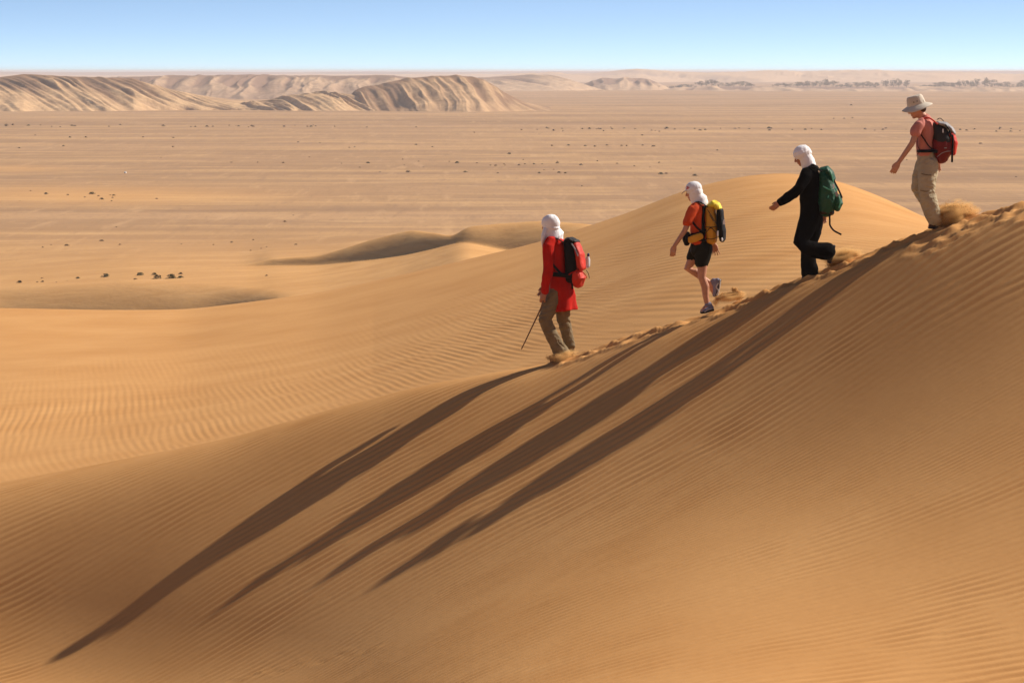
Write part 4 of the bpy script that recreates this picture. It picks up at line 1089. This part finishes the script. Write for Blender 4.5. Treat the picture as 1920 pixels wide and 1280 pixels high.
near_sh = [(37, 530, 9, 'round dark shrub farthest left above the shaded hollow'),
           (80, 528.5, 6, 'small dark shrub close right of the leftmost round one above the hollow'),
           (146, 522, 8, 'lone small dark shrub above the middle of the shaded hollow'),
           (198, 519, 14, 'flat wide green shrub standing alone above the shaded hollow'),
           (263, 516, 13, 'rounded green shrub, first of the cluster above the right of the hollow'),
           (290, 515.5, 10, 'rear small green shrub in the middle of the cluster above the hollow'),
           (295, 522.5, 15, 'low flat green shrub at the front of the cluster above the hollow'),
           (322, 522, 18, 'largest bushy green shrub of the cluster above the hollow'),
           (338, 521, 11, 'round green shrub touching the right of the largest bushy one'),
           (339, 514, 8, 'tiny green shrub behind the right end of the cluster above the hollow'),
           (500, 517, 5, 'tiny lone shrub on the pale sand below the shaded slip face')]
rr = random.Random(11)
for (x, row, w, lab) in near_sh:
    g = ground_at(x, row); s = w / F * g.y * 1.12
    o = bpy.data.objects.new('desert_shrub', SH[rr.randrange(3)]); COL.objects.link(o)
    o.location = g - Vector((0, 0, .03)); o.scale = (s, s, s * rr.uniform(.75, 1.0)); o.rotation_euler.z = rr.uniform(0, 6)
    tag(o, lab, 'shrub', 'green shrubs above the hollow')
A_ = [(172, 364, 12), (185, 368, 6), (191, 374, 8), (159, 370, 5), (207, 366, 5), (213, 367, 7), (211, 371, 4), (209, 377, 4), (86, 364, 7), (127, 366, 6), (294, 373, 5), (37, 377, 4), (57, 358, 4)]
B_ = [(191, 452, 9), (125, 461, 10), (225, 459, 6), (434, 455, 7), (475, 450, 5), (555, 459, 7), (80, 464, 5), (96, 459, 4), (400, 459, 4), (218, 426, 4), (534, 416, 7), (550, 404, 4), (490, 466, 4), (340, 458, 4), (470, 470, 4), (500, 463, 4), (253, 524, 7), (79, 522, 6), (70, 529, 5), (106, 529, 3), (126, 527, 3)]
C_ = [(690, 306, 7), (765, 323, 10), (872, 323, 8), (712, 323, 5), (857, 306, 8), (894, 306, 5), (929, 311, 6), (973, 310, 6), (984, 308, 4), (1001, 308, 5), (1045, 306, 7), (1089, 310, 7), (1157, 307, 5), (1011, 325, 6), (1048, 324, 8), (1060, 325, 5), (933, 325, 6), (955, 289, 7), (1239, 327, 10), (1020, 319, 4), (981, 300, 4), (945, 308, 4), (434, 305, 6), (531, 306, 6), (324, 276, 5), (580, 295, 4), (1303, 330, 10), (1249, 326, 7), (1905, 332, 5), (1838, 270, 7), (1091, 349, 4), (785, 303, 4), (36, 278, 6), (119, 274, 5), (302, 296, 3), (483, 305, 4), (655, 277, 4), (665, 276, 4), (1345, 282, 4), (1700, 300, 4)]
D_ = [(12, 236, 9), (24, 235, 6), (53, 236, 7), (135, 236, 7), (140, 237, 6), (76, 235, 4), (97, 238, 4), (306, 237, 7), (388, 238, 7), (399, 238, 5), (430, 236, 5), (447, 237, 5), (475, 238, 7), (466, 239, 4), (533, 238, 6), (583, 238, 6), (592, 237, 4), (688, 239, 4), (780, 239, 5), (889, 249, 4), (66, 254, 4), (131, 258, 5), (161, 258, 5), (268, 258, 5), (325, 259, 6), (559, 267, 4), (600, 268, 4), (780, 272, 6), (811, 276, 5), (1035, 274, 6), (1066, 273, 6), (1097, 274, 6), (1115, 275, 5), (1138, 273, 6), (1165, 274, 7), (1175, 274, 5), (1205, 273, 6), (1225, 275, 8), (1204, 254, 5), (1092, 242, 5), (1105, 242, 6), (1122, 242, 5), (1170, 241, 5), (1250, 241, 8), (1265, 243, 5), (1313, 245, 7), (1322, 244, 5), (1378, 242, 7), (1442, 241, 8), (1443, 245, 6), (1405, 242, 5), (1510, 244, 6), (1540, 244, 6), (1622, 243, 6), (1640, 245, 5), (1655, 244, 6), (1800, 244, 5), (1812, 245, 6), (1868, 247, 5), (1895, 247, 6), (1563, 223, 4), (1583, 223, 5), (1598, 222, 5), (1596, 198, 5)]
for i in range(34): D_.append((rr.uniform(940, 1915), rr.gauss(242.5, 1.8), rr.uniform(3, 5.5)))
for i in range(16): D_.append((rr.uniform(0, 640), rr.gauss(237, 1.5), rr.uniform(3, 5)))
for i in range(16): C_.append((rr.uniform(620, 1300), rr.gauss(309, 6), rr.uniform(2.5, 4.5)))
ORD = 'first second third fourth fifth sixth seventh eighth ninth tenth eleventh twelfth thirteenth fourteenth fifteenth sixteenth seventeenth eighteenth nineteenth twentieth'.split()
def ordn(i): return ORD[i] if i < 20 else ('twenty-' + ORD[i - 20] if i < 29 else ('thirtieth' if i == 29 else 'thirty-' + ORD[i - 30]))
ZONES = {'A': [(0, 2000, 'on the pale sand patch at the left')],
         'B': [(0, 240, 'on the sandy plain above the shaded hollow'), (240, 2000, 'on the sandy plain above the shaded slip face')],
         'C': [(0, 620, 'in the middle of the plain, left part'), (620, 900, 'in mid plain above the shaded slip faces'), (900, 1010, 'in mid plain above the white head scarf'),
               (1010, 1180, 'in mid plain between head scarf and white cap'), (1180, 2000, 'in mid plain right of the white cap')],
         'D': [(0, 260, 'in the far scrub line below the western hill'), (260, 560, 'in the far scrub line below the low pale hill'), (560, 1000, 'on the far plain below the big middle hill'),
               (1000, 1180, 'in the far scrub line left of the white cap'), (1180, 1330, 'in the far scrub line above the white cap'), (1330, 1480, 'in the far scrub line left of the white turban'),
               (1480, 1680, 'in the far scrub line between turban and hat'), (1680, 2000, 'in the far scrub line right of the brimmed hat')]}
for key, lst in (('A', A_), ('B', B_), ('C', C_), ('D', D_)):
    for (z0, z1, ph) in ZONES[key]:
        sel = sorted([q for q in lst if z0 <= q[0] < z1])
        for i, (x, row, w) in enumerate(sel):
            g = ground_at(x, row); s = w / F * g.y * 1.1
            o = bpy.data.objects.new('desert_shrub', SH[rr.randrange(6)] if key != 'B' else SH[3 + rr.randrange(3)]); COL.objects.link(o)
            o.location = g - Vector((0, 0, .03)); o.scale = (s, s, s * rr.uniform(.55, .95)); o.rotation_euler.z = rr.uniform(0, 6)
            tag(o, '%s dark shrub from left %s' % (ordn(i), ph), 'shrub', 'dark shrubs ' + ph)
g = ground_at(235, 325)
mb = MB().ell((0, 0, .14), (.26, .22, .20), n=10, m=7)
for i, vv in enumerate(mb.V): mb.V[i] = Vector(vv) * (1 + .18 * math.sin(i * 2.7))
k = NT('chalk'); M['chalk'] = k.base((.80, .78, .74), .9, .1)
o = link('boulder', mb.mesh('boulder', False), M['chalk'], loc=g); tag(o, 'small bright white boulder alone on the brown plain at the left', 'boulder')

# ------------------------------------------------------------------ trees on the far terrace
k = NT('tamarisk leaves'); v = k.coord(); M['leaf'] = k.base(k.ramp(k.noise(v, .8, 3), [(.3, (.062, .060, .036)), (.7, (.120, .112, .066))]), .85, .1)
k = NT('bark'); M['bark'] = k.base((.12, .085, .06), .9, .1)
def crown_mesh(seed):
    r = random.Random(seed); mb = MB(); blobs = []
    for i in range(9): blobs.append((Vector((r.gauss(0, .24), r.gauss(0, .24), r.uniform(.30, .78))), r.uniform(.16, .28)))
    for i in range(520):
        c0, br = blobs[r.randrange(9)]
        d = Vector((r.gauss(0, 1), r.gauss(0, 1), r.gauss(0, 1))).normalized() * br * r.random() ** .35
        c = c0 + Vector((d.x, d.y, d.z * .7))
        if c.z < .04: continue
        s = r.uniform(.016, .040)
        d1 = Vector((r.gauss(0, 1), r.gauss(0, 1), r.gauss(0, .6))).normalized(); d2 = d1.orthogonal().normalized()
        b = len(mb.V); mb.V += [c + d1 * s * 1.3, c + d2 * s, c - d1 * s * 1.3, c - d2 * s]; mb.Fc.append((b, b + 1, b + 2, b + 3))
    me = bpy.data.meshes.new('crown'); me.from_pydata([tuple(x) for x in mb.V], [], mb.Fc); me.materials.append(M['leaf']); me.update()
    tb = MB()
    tb.tube([Vector((0, 0, -.05)), Vector((.01, 0, .22)), Vector((.0, .01, .42))], [.030, .022, .014], n=6, ends=False)
    for c0, br in blobs[:5]: tb.tube([Vector((0, 0, .2)), c0 * .6 + Vector((0, 0, .08)), c0], [.014, .010, .005], n=5, ends=False)
    tm = tb.mesh('trunk'); tm.materials.append(M['bark'])
    return me, tm
CR = [crown_mesh(50 + i) for i in range(6)]
def scarp_z(px): return -(float(np.interp(px, [p_[0] for p_ in S_pts], [p_[1] for p_ in S_pts])) - HZ) / F * 3660.0
clumps = [(1257, 1297, 7, 'low clump ending the belt at left'),
          (1308, 1352, 15, 'big dark rounded clump at left of belt'),
          (1360, 1412, 11, 'pale clump after the big dark one'),
          (1455, 1487, 9, 'low clump left above the white turban'),
          (1490, 1530, 13, 'clump straight above the white turban'),
          (1533, 1568, 16, 'tall dark clump right of the turban'),
          (1572, 1600, 8, 'small pale clump in the gap past the turban'),
          (1602, 1646, 12, 'middle clump well left of the hat'),
          (1656, 1704, 17, 'tall dark clump just left of the hat'),
          (1724, 1750, 6, 'low clump directly above the hat'),
          (1752, 1791, 11, 'pale clump close right of the hat'),
          (1793, 1826, 15, 'dark clump right of the pale one'),
          (1828, 1863, 20, 'tallest clump near the right edge'),
          (1865, 1900, 11, 'low clump right of the tallest'),
          (1902, 1940, 15, 'clump cut by the right edge of frame')]
for (a, b, hpx, lab) in clumps:
    n = max(2, round((b - a) / 11.0))
    for i in range(n):
        u = (i + .5) / n; x = a + (b - a) * u + rr.uniform(-2, 2)
        h = hpx * (1 - .45 * abs(u - .5) ** 1.2 * 2 * rr.uniform(.6, 1)) * rr.uniform(.85, 1.05)
        y = 3700 + rr.uniform(0, 90)
        root = empty('tree', Vector(((x - 960) / F * y, y, scarp_z(x) - .6)))
        tag(root, '%s tree from left in the %s' % (ordn(i), lab), 'tree', 'trees of the far belt')
        cm, tm = CR[rr.randrange(6)]
        hm_ = (h + 1.5) / F * y * 1.15; wm = 17 / F * y
        for nm, me in (('crown', cm), ('trunk', tm)):
            o = bpy.data.objects.new(nm, me); COL.objects.link(o); o.parent = root
        root.scale = (wm, wm, hm_); root.rotation_euler.z = rr.uniform(0, 6)

# ------------------------------------------------------------------ kicked-up sand
def spray(c, size, rotz, dens, seed, label, stretch=(1, 1, 1), skew=0.0):
    bm = bmesh.new(); bmesh.ops.create_icosphere(bm, subdivisions=3, radius=1.0)
    me = bpy.data.meshes.new('sand_spray'); bm.to_mesh(me); bm.free()
    m = bpy.data.materials.new('airborne sand'); m.use_nodes = True; t = m.node_tree; t.nodes.clear()
    out = t.nodes.new('ShaderNodeOutputMaterial'); pv = t.nodes.new('ShaderNodeVolumePrincipled')
    tc_ = t.nodes.new('ShaderNodeTexCoord'); ln = t.nodes.new('ShaderNodeVectorMath'); ln.operation = 'LENGTH'
    t.links.new(tc_.outputs['Object'], ln.inputs[0])
    mp = t.nodes.new('ShaderNodeMapping'); mp.inputs['Scale'].default_value = stretch; mp.inputs['Location'].default_value = (seed, seed * 2, 0)
    mp.inputs['Rotation'].default_value = (0, skew, 0)
    t.links.new(tc_.outputs['Object'], mp.inputs[0])
    nz = t.nodes.new('ShaderNodeTexNoise'); nz.inputs['Scale'].default_value = 1.7; nz.inputs['Detail'].default_value = 4; nz.inputs['Distortion'].default_value = .8
    t.links.new(mp.outputs[0], nz.inputs['Vector'])
    def mm(op, a, b, clamp=False):
        n = t.nodes.new('ShaderNodeMath'); n.operation = op; n.use_clamp = clamp
        for i, v_ in enumerate((a, b)):
            if isinstance(v_, (int, float)): n.inputs[i].default_value = v_
            else: t.links.new(v_, n.inputs[i])
        return n.outputs[0]
    fall = mm('SUBTRACT', 1.0, ln.outputs['Value'], True)
    d = mm('MULTIPLY', mm('ADD', mm('MULTIPLY', mm('SUBTRACT', nz.outputs['Fac'], .52), 3.2), mm('MULTIPLY', fall, 1.1)), fall)
    d = mm('MULTIPLY', mm('MAXIMUM', d, 0.0), dens)
    t.links.new(d, pv.inputs['Density']); pv.inputs['Color'].default_value = (1.0, .68, .32, 1); pv.inputs['Anisotropy'].default_value = .1
    t.links.new(pv.outputs[0], out.inputs['Volume'])
    o = bpy.data.objects.new('sand_spray', me); me.materials.append(m); COL.objects.link(o)
    o.location = c; o.scale = size; o.rotation_euler = (0, rotz, 0)
    tag(o, label, None, None, 'stuff')
    return o
spray(place(1058, 668, -.10, 42.3), (.22, .20, .10), R(-14), 45, 1.0, 'thin puff of sand around the boots of the red coated walker')
spray(place(1372, 556, .0, 41.75), (.23, .14, .075), R(-8), 120, 4.0, 'small splash of sand behind the lifted shoe of the walker in shorts', (1, 1, 2))
spray(place(1342, 566, .02, 41.75), (.07, .06, .09), R(10), 60, 6.0, 'trickle of sand falling from the lifted shoe')
spray(place(1583, 484, .0, 41.4), (.29, .18, .15), R(-16), 110, 8.0, 'puff of sand kicked up behind the walker in black', (1, 1, 2), .5)
spray(place(1792, 404, .0, 41.0), (.34, .22, .21), R(-10), 130, 11.0, 'billowing cloud of orange sand behind the boots of the topmost walker', (1, 1, 1.6), .4)

k = NT('flying sand'); M['grains'] = k.base((.58, .32, .12), .9, .1)
def grains(path, n, spread, seed, label, size=(.0012, .0034)):
    r = random.Random(seed); V = []; Fc = []
    for i in range(n):
        u = r.random() ** 1.2; j = u * (len(path) - 1); a = int(min(j, len(path) - 2)); t = j - a
        sp = spread[a] * (1 - t) + spread[a + 1] * t
        c = path[a].lerp(path[a + 1], t) + Vector((r.gauss(0, sp), r.gauss(0, sp * .8), r.gauss(0, sp * .55)))
        s = r.uniform(*size); b = len(V)
        for q in ((1, 1, 1), (1, -1, -1), (-1, 1, -1), (-1, -1, 1)): V.append((c.x + q[0] * s * 1.8, c.y + q[1] * s, c.z + q[2] * s))
        Fc += [(b, b + 1, b + 2), (b, b + 3, b + 1), (b, b + 2, b + 3), (b + 1, b + 3, b + 2)]
    o = link('sand_grains', np_mesh('sand_grains', V, Fc, False), M['grains'], loc=(0, 0, 0)); tag(o, label, None, None, 'stuff')
q = lambda x, y, D: place(x, y, 0, D)
grains([q(1770, 424, 41), q(1768, 402, 41), q(1785, 391, 41), q(1805, 398, 41), q(1826, 412, 41)], 9000, [.04, .06, .07, .07, .04], 1, 'grains of sand flung up behind the topmost walker')
grains([q(1772, 420, 41), q(1795, 408, 41), q(1815, 408, 41)], 4000, [.04, .05, .03], 2, 'denser grains low behind the topmost walker')
grains([q(1560, 496, 41.4), q(1572, 492, 41.4), q(1590, 476, 41.4), q(1606, 486, 41.4)], 3500, [.03, .035, .05, .03], 3, 'grains of sand flung up behind the walker in black')
grains([q(1346, 560, 41.75), q(1358, 553, 41.75), q(1372, 552, 41.75), q(1387, 558, 41.75)], 2800, [.018, .02, .03, .025], 4, 'grains of sand splashing behind the walker in shorts')
grains([q(1376, 541, 41.75), q(1388, 556, 41.75)], 1200, [.015, .03], 6, 'small crest of sand behind the walker in shorts')
grains([q(1034, 672, 42.2), q(1056, 668, 42.2), q(1085, 670, 42.2)], 2500, [.03, .045, .03], 5, 'grains of sand around the boots of the red coated walker')

for o in list(COL.objects):      # slimmer across the shoulders
    if o.type == 'EMPTY' and o.parent is None and o.name.split('.')[0] in ('person', 'backpack'):
        o.scale = (1.0, 0.90, 1.0)
# ------------------------------------------------------------------ haze
def box_mesh(name, x0, x1, y0, y1, z0, z1):
    V = [(x, y, z) for z in (z0, z1) for y in (y0, y1) for x in (x0, x1)]
    Fq = [(0, 2, 3, 1), (4, 5, 7, 6), (0, 1, 5, 4), (2, 6, 7, 3), (0, 4, 6, 2), (1, 3, 7, 5)]
    return np_mesh(name, V, Fq, smooth=False)
hm = bpy.data.materials.new('desert haze'); hm.use_nodes = True
ht = hm.node_tree; ht.nodes.clear()
ho = ht.nodes.new('ShaderNodeOutputMaterial'); hv = ht.nodes.new('ShaderNodeVolumePrincipled')
hv.inputs['Color'].default_value = (0.86, 0.85, 0.90, 1)
hv.inputs['Density'].default_value = 0.000135
hv.inputs['Anisotropy'].default_value = 0.2
ht.links.new(hv.outputs[0], ho.inputs['Volume'])
hz = link('haze', box_mesh('haze', -30000, 30000, -200, 16500, -34, 3.2), hm)
tag(hz, 'thin pale dust haze lying over the whole desert plain', kind='stuff')
